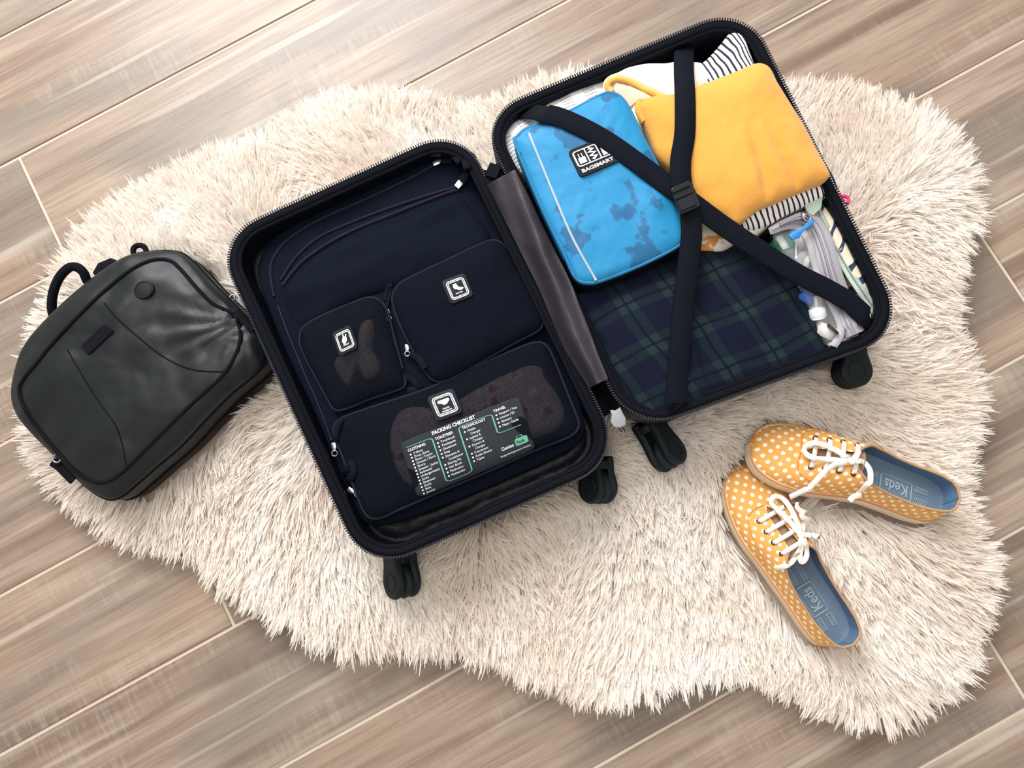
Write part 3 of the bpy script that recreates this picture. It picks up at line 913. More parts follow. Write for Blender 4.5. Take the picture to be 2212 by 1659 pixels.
# badges with emblem and lettering
def drape2(verts2, fr, bvh, off, z0):
    out = []
    for a, b_ in verts2:
        q = fr(a, b_); out.append(W_on(bvh, q[0], q[1], off, z0))
    return out
def quadframe(tl, tr, br, bl):
    """unit square (u right, v down) to pixels"""
    def f(u, v):
        return ((tl[0] * (1 - u) + tr[0] * u) * (1 - v) + (bl[0] * (1 - u) + br[0] * u) * v, (tl[1] * (1 - u) + tr[1] * u) * (1 - v) + (bl[1] * (1 - u) + br[1] * u) * v)
    return f
def sheet(fr, bvh, off, z0, th, name, material, parent, rad=.14, asp=1.0, content=False):
    """thin rounded sheet laid on a surface"""
    lp = [((a + .5), (b_ / asp * asp + .5)) for a, b_ in [(x, y) for x, y in rrect(1, 1, rad, 5)]]
    mb = MB(); rows = []
    for t in (1.0, 1.0, .97, .9, .75, .5, .25, .03):
        rows.append(drape2([(.5 + (u - .5) * t, .5 + (v - .5) * t) for u, v in lp], fr, bvh, off, z0))
    for v in rows[0]: v.z -= th
    b, n = mb.grid(rows, True); e = b + (len(rows) - 1) * n; mb.f.append(tuple(e + k for k in range(n)))
    return mb.build(name, material, parent, content=content)
def prints(shapes, fr, bvh, off, z0, name, material, parent):
    mb = MB()
    for v, f in shapes: mb.add(drape2(v, fr, bvh, off, z0), f)
    return mb.build(name, material, parent, smooth=False)
def place(vf, x, y, w=None, h=None, center=True):
    """scale/translate 2D shape (y up) into unit square coordinates (v down)"""
    v, f = vf
    xs = [q[0] for q in v]; ys = [q[1] for q in v]
    sx = w / (max(xs) - min(xs)) if w else None; sy = h / (max(ys) - min(ys)) if h else None
    sx = sx or sy; sy = sy or sx
    ox = (min(xs) + max(xs)) / 2 if center else min(xs); oy = (min(ys) + max(ys)) / 2
    return [(x + (a - ox) * sx, y - (b_ - oy) * sy) for a, b_ in v], f
SOCK = [(.33, .22), (.52, .20), (.55, .36), (.62, .46), (.80, .52), (.82, .58), (.70, .64), (.52, .60), (.44, .52), (.36, .50), (.30, .40)]
PLUG = [(.34, .62), (.30, .50), (.38, .36), (.44, .30), (.46, .16), (.52, .14), (.54, .30), (.60, .30), (.66, .18), (.72, .22), (.66, .36), (.66, .46), (.60, .58), (.50, .64), (.44, .70), (.36, .70)]
BRIEF = [(.22, .22), (.78, .22), (.80, .34), (.70, .42), (.60, .50), (.46, .50), (.36, .40), (.22, .36)]
def badge(corners, bvh, parent, icon, lines, z0):
    fr = quadframe(*corners)
    sheet(fr, bvh, .0022, z0, .002, 'badge', M['badge'], parent)
    fi = lambda u, v: fr(.13 + .74 * u, .13 + .74 * v)
    ring = [(a + .5, b_ + .5) for a, b_ in rrect(.98, .98, .16, 5)]; ring2 = [(a + .5, b_ + .5) for a, b_ in rrect(.82, .82, .11, 5)]
    sh = [line2d(ring, .055, True), line2d(ring2, .04, True), flat_poly(icon)]
    for k, s in enumerate(lines):
        sh.append(place(text2d(s, 1, bold=.02), .5, .74 + .13 * k - .06 * (len(lines) - 1), w=.40 if len(lines) == 1 else (.34, .5)[k], h=.085))
    prints(sh, fi, bvh, .0028, z0, 'badge_print', M['white_print'], parent)
badge([(953, 607), (1003, 589), (1024, 638), (974, 658)], socks_b, socks, SOCK, ['SOCKS'], .13)
badge([(716, 720), (756, 701), (774, 750), (733, 770)], chg_b, chg, PLUG, ['CHARGERS'], .12)
badge([(921, 858), (978, 837), (1001, 890), (943, 911)], ug_b, ug, BRIEF, ['UNDER', 'GARMENTS'], .125)

# packing checklist card
card_fr = quadframe((862, 957), (1121, 855), (1157, 971), (903, 1077))
card = sheet(card_fr, ug_b, .0020, .125, .0016, 'checklist_card', M['card'], suitcase, rad=.07)
card['label'] = 'dark rectangular printed packing checklist card'
ASP = .44     # height / width
def ctext(s, u, v, h, bold=.012):
    vf = text2d(s, 1, bold=bold)
    ys = .72
    return [(u + a * h / ys * ASP * .98, v - b_ * h / ys) for a, b_ in vf[0]], vf[1]
sh = [ctext('PACKING CHECKLIST', .265, .085, .062, .03)]
def column(head, items, u, v, step):
    out = [ctext(head, u, v, .048, .02)]
    for k, s in enumerate(items):
        y = v + .075 + step * k
        if not s.startswith(' '):
            out.append(flat_poly([(u + .012 + .0075 * math.cos(t * .785), y - .018 + .017 * math.sin(t * .785)) for t in range(8)]))
        out.append(ctext(s.strip(), u + .033 if not s.startswith(' ') else u + .05, y, .042, .0))
    return out
sh += column('CLOTHING', ['T-Shirts', 'Dress Shirts', 'Pants / Denim', 'Dresses / Skirts', 'Shorts', 'Sweater / Jacket', 'Swimwear', 'Undergarments', 'Socks', 'Sleepwear', 'Shoes', 'Belts', 'Jewelry'], .045, .20, .0585)
sh += column('TOILETRIES', ['Toothbrush', 'Toothpaste', 'Deodorant', 'Soap', 'Shampoo &', ' Conditioner', 'Shaving Kit', 'Hair Brush', 'Medication', 'Moisturizer'], .275, .19, .0665)
sh += column('TECHNOLOGY', ['Mobile', ' Charger', 'Laptop &', ' Charger', 'Camera &', ' Charger', 'Converters', 'Audio Device', 'Tablet'], .50, .185, .0665)
sh += column('TRAVEL', ['Passport / Visa', 'License / ID', 'Itinerary', 'Maps / Guide'], .775, .115, .07)
sh += [ctext('Genius', .742, .80, .062, .012), ctext('Designed & Engineered in America', .72, .90, .03, .004)]
prints(sh, card_fr, ug_b, .0027, .125, 'printed_text', M['white_print'], card)
ln = round_path([(.04, .12), (.255, .12), (.255, .93), (.475, .93), (.475, .12), (.755, .12), (.755, .49), (.95, .49)], .045)
cs = flat_poly([(a + .915, b_ + .755) for a, b_ in rrect(.105, .13, .02, 3)])
hd = line2d([(.885, .69), (.885, .655), (.93, .655), (.93, .69)], .008)
ln = [(v.x, v.y) for v in resample([(a, b_, 0) for a, b_ in ln], 150, False)]
prints([line2d(ln, .011), cs, hd], card_fr, ug_b, .0027, .125, 'green_print', M['green_print'], card)
prints([ctext('Pack', .872, .785, .06, .012)], card_fr, ug_b, .0032, .125, 'logo_text', M['card'], card)

# zipper pulls and ribbon tails
def pull(px, ang, parent, size=1.0, z=.13, bvh=None):
    p = W_on(bvh, *px, .004, z) if bvh else W(*px, z)
    d = img_dir(math.cos(ang), math.sin(ang)); s = Vector((-d.y, d.x, 0)); u = Vector((0, 0, 1))
    mb = MB()
    lo = [p + d * a * size + s * b_ * size for a, b_ in ((-.006, -.0035), (.002, -.0042), (.006, -.002), (.006, .002), (.002, .0042), (-.006, .0035))]
    mb.prism(lo, u * .003, .0008)
    torus(mb, p + d * .010 * size + u * .0025, d, s, .0042 * size, .0011 * size, 12, 6)
    return mb.build('zipper_pull', M['chrome'], parent)
all_b = bvh_of(CONTENT)
def tail(path, parent, w=.008, off=.003, z0=.12, name='ribbon_tail'):
    pts = catmull([(a, b_, 0) for a, b_ in path], 5, False)
    mb = MB(); q = [W_on(all_b, v.x, v.y, off, z0) for v in pts]
    for _ in range(3):
        for i in range(1, len(q) - 1): q[i].z = max(q[i].z, (q[i - 1].z + q[i + 1].z) / 2)
    mb.ribbon(q, w, .0012); return mb.build(name, M['strap'], parent)
pull((944, 352), .45, panel, 1.0, .105, pan_bvh); pull((985, 334), .45, panel, .8, .118)
pull((993, 398), .9, panel, 1.15, .11, pan_bvh)
tail([(952, 348), (975, 345), (1000, 352), (1012, 372), (998, 392)], panel, .011, .008, .115)
tail([(1000, 350), (1015, 335), (1025, 345)], panel, .009, .006, .118)
pull((838, 676), -1.3, chg, .8, .12, all_b); tail([(834, 668), (840, 645), (846, 618), (838, 622), (832, 648)], chg, .006)
pull((880, 752), -1.5, socks, .8, .12, all_b); tail([(884, 762), (905, 775), (918, 795)], socks, .010, .004)
tail([(868, 800), (885, 815), (905, 838), (880, 845)], chg, .010, .004)
pull((722, 965), -1.4, ug, .9, .12, all_b); tail([(726, 955), (728, 930), (738, 905)], ug, .007)
pull((760, 1060), -.5, ug, .9, .12, all_b); tail([(756, 1050), (750, 1025), (758, 1000), (764, 1020), (752, 1045)], ug, .009)
# main zipper's flat grey pull tag at the foot of the hinge
fr = quadframe((1318, 886), (1340, 880), (1354, 918), (1324, 924))
mb = MB(); lo = [W(*fr(u, v), .148) for u, v in ((0, 0), (.45, .1), (.95, 0), (1.0, .3), (1.08, .65), (.9, 1), (.5, 1.08), (.1, 1), (-.12, .65), (.05, .3))]
mb.prism(lo[::-1], (0, 0, .0035), .0008); mb.build('zipper_tag', M['tagsilver'], suitcase, label='flat light grey zipper tag')
mb = MB(); mb.tube([W(1336, 922, .147), W(1343, 932, .140)], .0009, 5); mb.tube([W(1343, 921, .147), W(1350, 931, .140)], .0009, 5); mb.build('tag_wire', M['buckle'], suitcase)

# ------------------------------------------------------------------ clothes and bags packed in the right half
CONTENT.clear()
VANG = math.atan2((HR.c[3] - HR.c[0]).y, (HR.c[3] - HR.c[0]).x)      # long direction of the half
o, mbx, _ = pillow('folded_shirt', None, M['gingham'], [(1080, 300), (1105, 268), (1155, 243), (1200, 212), (1270, 182), (1318, 172), (1372, 195), (1400, 300), (1350, 380), (1250, 420), (1160, 400), (1105, 350)], .075, .128, .146, dz=wr(11, .006), ang=VANG + math.pi / 2, p=2.5)
tag(o, 'white woven shirt with grey checks tucked under the blue bag', 'shirt')
o, mbx, _ = pillow('folded_blouse', None, M['cream'], [(1302, 182), (1335, 158), (1390, 140), (1440, 140), (1475, 136), (1520, 140), (1540, 175), (1520, 240), (1440, 290), (1370, 290), (1325, 240)], .08, .140, .158, dz=wr(12, .006), p=2.5, label=None)
tag(o, 'plain white blouse with mustard piping behind the yellow sweater', 'blouse')
bl_b = bvh_of([(mbx.v, mbx.f)])
seam([(1322, 200), (1314, 188), (1318, 176), (1336, 170), (1362, 177), (1392, 192), (1425, 206), (1440, 216)], 'neck_piping', M['tan_pipe'], o, .0052, bl_b, .002, .155)
fr = lambda u, v: (u, v)
lp = [(1330, 178), (1362, 186), (1392, 200), (1412, 212), (1380, 216), (1362, 230), (1345, 232), (1332, 215), (1324, 196)]
mb = MB(); pts = [W_on(bl_b, a, b_, .003, .15) for a, b_ in lp]; c = sum(pts, Vector()) / len(pts)
rows = [pts, [c + (p - c) * .6 + Vector((0, 0, .001)) for p in pts], [c + (p - c) * .1 + Vector((0, 0, .001)) for p in pts]]
b, n = mb.grid(rows, True); mb.f.append(tuple(b + 2 * n + k for k in range(n))); mb.build('neck_lining', M['beige'], o)
o, mbx, _ = pillow('striped_shirt', None, M['stripe'], [(1504, 150), (1528, 128), (1555, 98), (1582, 66), (1602, 76), (1618, 112), (1640, 165), (1680, 225), (1730, 285), (1780, 352), (1806, 392), (1806, 412), (1780, 428), (1735, 448), (1690, 470), (1650, 492), (1600, 500), (1540, 420), (1500, 300), (1492, 200)], .08, .142, .158, dz=wr(13, .007), ang=VANG + math.pi / 2, p=3)
tag(o, 'black and white striped shirt sticking out from under the yellow sweater', 'shirt')
o, mbx, _ = pillow('floral_top', None, M['floral'], [(1508, 548), (1500, 500), (1560, 450), (1640, 460), (1668, 478), (1640, 505), (1600, 530), (1560, 546)], .08, .136, .146, dz=wr(14, .004))
tag(o, 'cream cloth with orange print peeking out beneath the strap crossing', 'top')

sweater_px = [(1381, 246), (1379, 230), (1390, 217), (1425, 209), (1462, 205), (1503, 191), (1545, 173), (1590, 156), (1620, 143), (1638, 138), (1655, 143), (1666, 155), (1680, 184), (1710, 232), (1738, 277), (1766, 330), (1789, 372), (1788, 386), (1750, 404), (1693, 428), (1638, 452), (1600, 482), (1586, 486), (1560, 476), (1522, 456), (1491, 431), (1457, 378), (1420, 340), (1402, 296)]
def sw_dz(x, y, t):
    a = W(1625, 300, .18); b_ = W(1660, 420, .18)
    q = Vector((x, y)); d = Vector((b_.x - a.x, b_.y - a.y)); L = d.length; d.normalize()
    r = q - Vector((a.x, a.y)); s = r.dot(d); e = abs(r.x * d.y - r.y * d.x)
    e2 = abs((r.x - .022) * d.y - (r.y + .006) * d.x + s * .25)
    fold = -.007 * math.exp(-(e / .007) ** 2) - .006 * math.exp(-(e2 / .006) ** 2)
    fold *= max(0, min(1, (s + .03) / .05)) * max(0, min(1, (L + .03 - s) / .04))
    return .004 * fbm(x, y, 10, 6) + .0015 * fbm(x, y, 34, 8) + fold
o, mbx, pts = pillow('folded_sweater', None, M['knit'], sweater_px, .12, .166, .190, dz=sw_dz, p=3.4, foot=.96)
tag(o, 'folded mustard yellow knit sweater strapped into the suitcase', 'sweater')
m2 = MB(); pp = [W(a, b_, .168) for a, b_ in ((1386, 219), (1381, 228), (1381, 240), (1386, 252), (1393, 262))]
m2.tube(catmull(pp, 5, False), .0055, 8); m2.build('rolled_edge', M['knit'], o)

plaid_px = [(1247, 639), (1300, 618), (1391, 582), (1469, 552), (1518, 541), (1561, 543), (1600, 520), (1640, 515), (1675, 545), (1712, 600), (1735, 640), (1755, 680), (1779, 741), (1797, 773), (1770, 790), (1674, 820), (1600, 845), (1533, 870), (1460, 898), (1420, 908), (1385, 898), (1355, 868), (1335, 836), (1318, 795), (1286, 727), (1262, 675)]
def pl_dz(x, y, t):
    a, b_ = W(1500, 640, .15), W(1548, 860, .15)
    d = Vector((b_.x - a.x, b_.y - a.y)); L = d.length; d.normalize(); r = Vector((x - a.x, y - a.y)); s = r.dot(d); e = r.x * d.y - r.y * d.x - .012 * math.sin(3 * s / L)
    return .0045 * fbm(x, y, 9, 21) + .0015 * fbm(x, y, 30, 22) + .004 * math.tanh(e / .004) * max(0, min(1, (s + .02) / .05))
o, mbx, _ = pillow('folded_plaid_trousers', None, M['plaid'], plaid_px, .08, .138, .156, dz=pl_dz, ang=VANG + math.pi / 2 + .02, p=3, uvwarp=lambda a, b_: (a + .02 + .012 * math.sin(b_ * 14), b_ + .012 + .006 * math.sin(a * 18)))
tag(o, 'folded navy and green tartan trousers filling the suitcase bottom', 'trousers')

# blue cable organiser
blue_px = [(1114, 312), (1118, 295), (1141, 277), (1214, 249), (1300, 205), (1324, 202), (1341, 211), (1358, 234), (1384, 288), (1413, 344), (1447, 415), (1476, 490), (1479, 508), (1469, 529), (1391, 570), (1303, 605), (1268, 611), (1243, 600), (1222, 557), (1190, 490), (1160, 425)]
bag = thing('organiser_bag', 'bright blue zipped cable organiser bag with a black badge', 'bag', W(1300, 420, .12))
zt_b = .172
def bl_dz(x, y, t): return .003 * fbm(x, y, 15, 31) + .0012 * fbm(x, y, 45, 33)
top, tmb, tpts = pillow('front_panel', bag, M['blue'], blue_px, .152, zt_b, .184, dz=bl_dz, p=4, foot=.995)
blue_b = bvh_of([(tmb.v, tmb.f)])
side_pts = [Vector((v.x, v.y, 0)) for v in tpts]; cs_ = sum(side_pts, Vector()) / len(side_pts)
def ring(sc, z): return [Vector((cs_.x + (v.x - cs_.x) * sc, cs_.y + (v.y - cs_.y) * sc, z)) for v in side_pts]
# gusset, blue for most of the way round, black at the lower corner where the zip starts
mb = MB(); mb.grid([ring(.97, .128), ring(1.005, .132), ring(1.01, .150), ring(1.0, zt_b - .003)], True); mb.build('gusset', M['blue'], bag, content=True)
mb = MB(); rr = resample([v for v in ring(1.012, .134)], 160); r2 = resample(ring(1.016, .150), 160); r3 = resample(ring(1.008, .163), 160)
def near(i): return True
low = sorted(range(160), key=lambda i: 0)
br, bl = W(1478, 505, .15), W(1222, 575, .15)
i0 = min(range(160), key=lambda i: (rr[i] - W(1468, 520, .134)).length); i1 = min(range(160), key=lambda i: (rr[i] - W(1220, 560, .134)).length)
ids = []; i = i0
step = 1 if ((i1 - i0) % 160) < 80 else -1
while i != i1: ids.append(i); i = (i + step) % 160
mb.grid([[rr[i] for i in ids], [r2[i] for i in ids], [r3[i] for i in ids]]); mb.build('black_gusset', M['black_cloth'], bag)
i0 = min(range(160), key=lambda i: (rr[i] - W(1330, 200, .134)).length); i1 = min(range(160), key=lambda i: (rr[i] - W(1450, 420, .134)).length)
ids = []; i = i0; step = 1 if ((i1 - i0) % 160) < 80 else -1
while i != i1: ids.append(i); i = (i + step) % 160
mb = MB(); mb.grid([[rr[i] for i in ids], [r2[i] + (r2[i] - cs_).normalized() * .004 for i in ids], [r3[i] for i in ids]]); mb.build('zipper_gusset', M['black_cloth'], bag)
mb = MB(); mb.tube([Vector((v.x, v.y, zt_b + .0005)) for v in tpts], .0024, 6, closed=True); mb.build('piping', M['piping_blue'], bag)
mb = MB(); mb.ribbon([W_on(blue_b, v.x, v.y, .0006, .18) for v in catmull([(1142, 286, 0), (1170, 355, 0), (1205, 440, 0), (1240, 520, 0), (1288, 606, 0)], 8, False)], .0032, .0006); mb.build('reflective_strip', M['reflective'], bag)
mb = MB(); mb.ribbon([W_on(blue_b, v.x, v.y, .0008, .18) for v in catmull([(1124, 330, 0), (1165, 430, 0), (1200, 505, 0), (1240, 595, 0)], 8, False)], .0022, .0006); mb.build('side_seam', M['piping_blue'], bag)
bfr = quadframe((1227, 324), (1300, 294), (1335, 350), (1252, 384))
bfr = quadframe((1226, 326), (1312, 292), (1342, 346), (1254, 384))
sheet(bfr, blue_b, .003, .18, .003, 'badge', M['badge'], bag, rad=.12)
fi = lambda u, v: bfr(.08 + .84 * u, .10 + .80 * v)
frame_l = [(a + .5, b_ + .36) for a, b_ in rrect(1.0, .66, .09, 5)]
cell = lambda x: line2d([(x, .03), (x, .69)], .035)
plug = flat_poly([(.07, .34), (.27, .34), (.27, .60), (.07, .60)]); pr1 = flat_poly([(.11, .16), (.135, .16), (.135, .34), (.11, .34)]); pr2 = flat_poly([(.20, .16), (.225, .16), (.225, .34), (.20, .34)])
zig = line2d([(.44, .10), (.56, .17), (.42, .25), (.58, .33), (.42, .42), (.57, .50), (.45, .60)], .10)
third = flat_poly([(.76, .12), (.82, .12), (.86, .40), (.90, .62), (.74, .62)])
sh = [line2d(frame_l, .045, True), cell(.335), cell(.665), plug, pr1, pr2, zig, third, place(text2d('BAGSMART', 1, bold=.03), .48, .90, w=.92, h=.16)]
prints(sh, fi, blue_b, .0036, .18, 'badge_print', M['white_print'], bag)

# ------------------------------------------------------------------ toiletries corner
ik, ikm, _ = pillow('zip_pouch', None, M['ikat'], [(1742, 440), (1762, 425), (1778, 440), (1800, 475), (1830, 520), (1860, 570), (1885, 618), (1905, 660), (1908, 676), (1892, 692), (1872, 682), (1850, 640), (1825, 590), (1795, 530), (1765, 480)], .085, .128, .138, dz=wr(41, .003), ang=VANG, p=2.2)
tag(ik, 'cream zip pouch with navy zigzag pattern along the suitcase wall', 'pouch')
ik_b = bvh_of([(ikm.v, ikm.f)])
mb = MB(); pth = [W_on(ik_b, v.x, v.y, .0012, .135) for v in catmull([(1752, 432, 0), (1772, 470, 0), (1802, 530, 0), (1835, 590, 0), (1865, 635, 0), (1895, 678, 0)], 8, False)]
mb.ribbon(pth, .0125, .0012); mb.build('zipper_tape', M['mint'], ik)
mb = MB(); mb.tube([p + Vector((0, 0, .0016)) for p in pth], .0013, 6); mb.build('zipper_teeth', M['greyzip'], ik)
mb = MB(); lo = [W(a, b_, .142) for a, b_ in ((1736, 442), (1756, 420), (1776, 424), (1772, 452), (1755, 468), (1742, 462))]; mb.prism(lo, (0, 0, .004), .001); mb.build('zipper_end', M['mint'], ik)

gp = thing('toiletry_pouch', 'clear toiletry pouch with broad grey zipper and blue pull', 'pouch', W(1770, 620, .09))
spine = catmull([(1668, 497, 0), (1705, 478, 0), (1742, 474, 0), (1762, 497, 0), (1778, 540, 0), (1792, 590, 0), (1810, 640, 0), (1832, 685, 0), (1848, 722, 0)], 8, False)
rows = []
for i, s in enumerate(spine):
    t = i / (len(spine) - 1); a = spine[max(i - 1, 0)]; c = spine[min(i + 1, len(spine) - 1)]; d = (c - a).normalized(); nn = Vector((-d.y, d.x, 0))
    hw = (9 + 18 * min(1, max(0, (t - .12) / .25))) * (1 if t < .93 else .8)
    r = []
    for j in range(9):
        k = j / 8 - .5
        z = .140 + .012 * math.sin(math.pi * (j / 8)) + .0012 * math.sin(j * 2.4) + .003 * math.sin(t * 14)
        q = s + nn * (2 * k * hw)
        r.append(W(q.x, q.y, z))
    rows.append(r)
mb = MB(); mb.grid(rows); mb.grid([[v - Vector((0, 0, .004)) for v in r] for r in rows])
for e in (0, 8): mb.grid([[r[e] for r in rows], [r[e] + Vector((0, 0, -.045)) for r in rows]])
zipb = mb.build('zipper_panel', M['greymesh'], gp, content=True)
mb = MB()
for j in (2.6, 4.0, 5.4):
    pth = []
    for r in rows[4:]:
        a = int(j); f = j - a; pth.append(r[a].lerp(r[a + 1], f) + Vector((0, 0, .0012)))
    mb.tube(pth, .0011 if j != 4.0 else .0016, 5)
mb.build('zipper_ridges', M['greyzip'], zipb)
mb = MB(); mb.ribbon([W(v.x, v.y, .147 + .002 * math.sin(i * .4)) for i, v in enumerate(catmull([(1662, 500, 0), (1700, 488, 0), (1728, 494, 0), (1748, 524, 0), (1758, 560, 0), (1770, 600, 0), (1790, 645, 0), (1812, 690, 0), (1815, 722, 0), (1800, 748, 0)], 6, False))], .010, .0015); mb.build('binding', M['greymesh'], gp)
mb = MB(); mb.ribbon([W(v.x, v.y, .139) for v in catmull([(1792, 752, 0), (1810, 742, 0), (1832, 738, 0), (1856, 730, 0)], 5, False)], .012, .002); mb.build('end_tab', M['greymesh'], gp)
# clear film over the contents
film_px = [(1672, 505), (1715, 492), (1742, 520), (1756, 575), (1785, 650), (1808, 700), (1800, 745), (1782, 738), (1755, 680), (1720, 610), (1688, 545)]
pillow('clear_panel', gp, M['film'], film_px, .132, .142, .152, content=False, p=2.2)
mb = MB(); lo = [W(a, b_, .160) for a, b_ in ((1703, 510), (1712, 499), (1722, 500), (1730, 494), (1748, 476), (1756, 477), (1757, 484), (1740, 496), (1730, 506), (1726, 515), (1710, 519))]; mb.prism(lo[::-1], (0, 0, .003), .0006); mb.build('zipper_pull', M['bluepull'], gp, label='bright blue plastic zipper pull')
mb = MB(); torus(mb, W(1744, 470, .158), (1, 0, 0), (0, 1, 0), .0045, .0011, 14, 6); mb.box(W(1738, 466, .156), img_dir(1, 0) * .004, img_dir(0, 1) * .005, (0, 0, .002)); mb.build('zipper_slider', M['chrome'], gp)

def lathe(name, a, b_, prof, material, parent=None, seg=24, label=None):
    a, b_ = Vector(a), Vector(b_); X = (b_ - a).normalized(); ref = Vector((0, 0, 1)) if abs(X.z) < .9 else Vector((1, 0, 0))
    Y = X.cross(ref).normalized(); Z = X.cross(Y); L = (b_ - a).length; mb = MB()
    rows = [circle(a + X * t * L, Y * r, Z * r, seg) for t, r in prof]
    bb, n = mb.grid(rows, True); mb.f.append(tuple(bb + k for k in range(n))); e = bb + (len(rows) - 1) * n; mb.f.append(tuple(e + k for k in reversed(range(n))))
    return mb.build(name, material, parent, label=label)
bt = thing('green_bottle', 'small green and white bottle with a cream cap inside the clear pouch', 'bottle', W(1690, 530, .11), 'toiletries in the clear pouch')
lathe('body', W(1672, 545, .118), W(1716, 515, .126), [(0, .010), (.05, .014), (.9, .014), (1, .010)], M['bottlegreen'], bt)
lathe('wrap_label', W(1684, 533, .121), W(1697, 525, .1235), [(0, .0143), (1, .0143)], M['label_white'], bt)
lathe('cap', W(1713, 517, .126), W(1741, 506, .132), [(0, .012), (.1, .0165), (.85, .0165), (1, .0145)], M['capwhite'], bt)
bt = thing('travel_bottle', 'clear travel bottle with a round cream cap between green bottle and zipper', 'bottle', W(1745, 570, .11), 'toiletries in the clear pouch')
lathe('body', W(1728, 562, .118), W(1748, 566, .126), [(0, .008), (.1, .0135), (.9, .0135), (1, .010)], M['greymesh'], bt)
lathe('cap', W(1746, 566, .124), W(1760, 572, .136), [(0, .0115), (.8, .0115), (1, .009)], M['capwhite'], bt)
bt = tag(lathe('cotton_swab', W(1719, 524, .150), W(1720, 560, .149), [(0, .0008), (.8, .0008), (.84, .0018), (.96, .0018), (1, .0006)], M['white_print'], seg=10), 'thin white cotton swab lying near the blue zipper pull', 'swab')
bt = thing('blue_tube', 'small tube with a bright blue cap half hidden by the tartan trousers', 'tube', W(1745, 645, .11), 'toiletries in the clear pouch')
lathe('body', W(1752, 652, .128), W(1772, 672, .124), [(0, .009), (.2, .0115), (.9, .0115), (1, .006)], M['capwhite'], bt)
lathe('cap', W(1728, 628, .138), W(1752, 652, .130), [(0, .008), (.1, .0115), (.9, .0115), (1, .010)], M['bluecap'], bt)
bt = thing('spray_nozzle', 'clear white spray nozzle between the blue cap and white tube', 'nozzle', W(1768, 670, .11), 'toiletries in the clear pouch')
lathe('stem', W(1762, 640, .146), W(1764, 664, .142), [(0, .003), (.9, .003), (1, .006)], M['capwhite'], bt)
lathe('collar', W(1764, 662, .142), W(1768, 690, .138), [(0, .006), (.2, .0105), (.8, .0105), (1, .008)], M['label_white'], bt)
bt = thing('white_tube', 'chunky white tube with a dark open end beside the grey zipper', 'tube', W(1790, 715, .10), 'toiletries in the clear pouch')
lathe('body', W(1782, 728, .128), W(1796, 704, .134), [(0, .013), (.1, .0175), (.9, .0175), (1, .0155)], M['capwhite'], bt)
lathe('open_end', W(1797, 713, .1505), W(1801, 709, .1515), [(0, .0085), (1, .0085)], M['blackhole'], bt)

# ---- crossed elastic straps over the clothes
cont_b = bvh_of(CONTENT)
def strap(path, name, w=.0262, ends=(0, 0), lift=.0022):
    pts = catmull([(a, b_, 0) for a, b_ in path], 12, False)
    q = [W_on(cont_b, v.x, v.y, lift, .16) for v in pts]; n = len(q)
    for _ in range(5):      # pull tight: upper hull of the heights under the strap, in its own place
        S = [0]
        for i in range(1, n): S.append(S[-1] + math.hypot(q[i].x - q[i - 1].x, q[i].y - q[i - 1].y))
        z = []
        for i in range(n):
            t = q[min(i + 1, n - 1)] - q[max(i - 1, 0)]; t.z = 0; t.normalize(); s = Vector((-t.y, t.x, 0)) * w * .55
            z.append(max(top_z(cont_b, q[i].x + s.x * k + t.x * m, q[i].y + s.y * k + t.y * m, .08) for k in (-1, -.5, 0, .5, 1) for m in (-.006, 0, .006)) + lift)
        z[0] = ends[0]; z[-1] = ends[1]; z[1] = min(z[1], ends[0] + .01); z[-2] = min(z[-2], ends[1] + .01)
        hull = []
        for i in range(n):
            while len(hull) >= 2:
                a, b_ = hull[-2], hull[-1]
                if (z[b_] - z[a]) * (S[i] - S[a]) <= (z[i] - z[a]) * (S[b_] - S[a]): hull.pop()
                else: break
            hull.append(i)
        zz = np.interp(S, [S[i] for i in hull], [z[i] for i in hull])
        q = [W(v.x, v.y, float(k)) for v, k in zip(pts, zz)]
    fin = q
    mb = MB(); mb.ribbon(fin, w, .0014); o = mb.build(name, M['strap'], suitcase, content=True)
    return o, fin
s1 = strap([(1131, 240), (1165, 244), (1217, 256), (1300, 298), (1373, 348), (1432, 392), (1490, 434), (1560, 486), (1640, 540), (1720, 590), (1790, 626), (1838, 655), (1880, 694)], 'strap', ends=(.122, .105))
cont_b = bvh_of(CONTENT)
s2 = strap([(1479, 84), (1477, 140), (1480, 220), (1479, 290), (1470, 350), (1473, 400), (1488, 440), (1494, 500), (1488, 560), (1478, 640), (1470, 730), (1464, 810), (1459, 884)], 'strap', ends=(.115, .112))
cont_b = bvh_of(CONTENT)
bz = top_z(cont_b, *W(1480, 430, .19)[:2], .19) + .002
bf = quadframe((1446, 411), (1489, 392), (1513, 448), (1470, 467))
loop = lambda s, r=.12: [W(*bf(.5 + a * s, .5 + b_ * s), bz) for a, b_ in rrect(1, 1, r, 4)]
mb = MB(); mb.prism(loop(1.0)[::-1], (0, 0, .006), .0012); buckle = mb.build('buckle', M['buckle'], suitcase, smooth=False, label='black plastic strap buckle')
mb = MB(); mb.prism([W(*bf(u, v), bz + .006) for u, v in ((.12, .46), (.88, .46), (.88, .86), (.12, .86))][::-1], (0, 0, .0022), .0008); mb.build('press_button', M['rubber'], buckle, smooth=False)
mb = MB(); mb.prism([W(*bf(u, v), bz + .006) for u, v in ((.06, .06), (.94, .06), (.94, .16), (.06, .16))][::-1], (0, 0, .003), .001); mb.prism([W(*bf(u, v), bz + .006) for u, v in ((.06, .34), (.94, .34), (.94, .42), (.06, .42))][::-1], (0, 0, .003), .001); mb.build('slot_bar', M['buckle'], buckle, smooth=False)
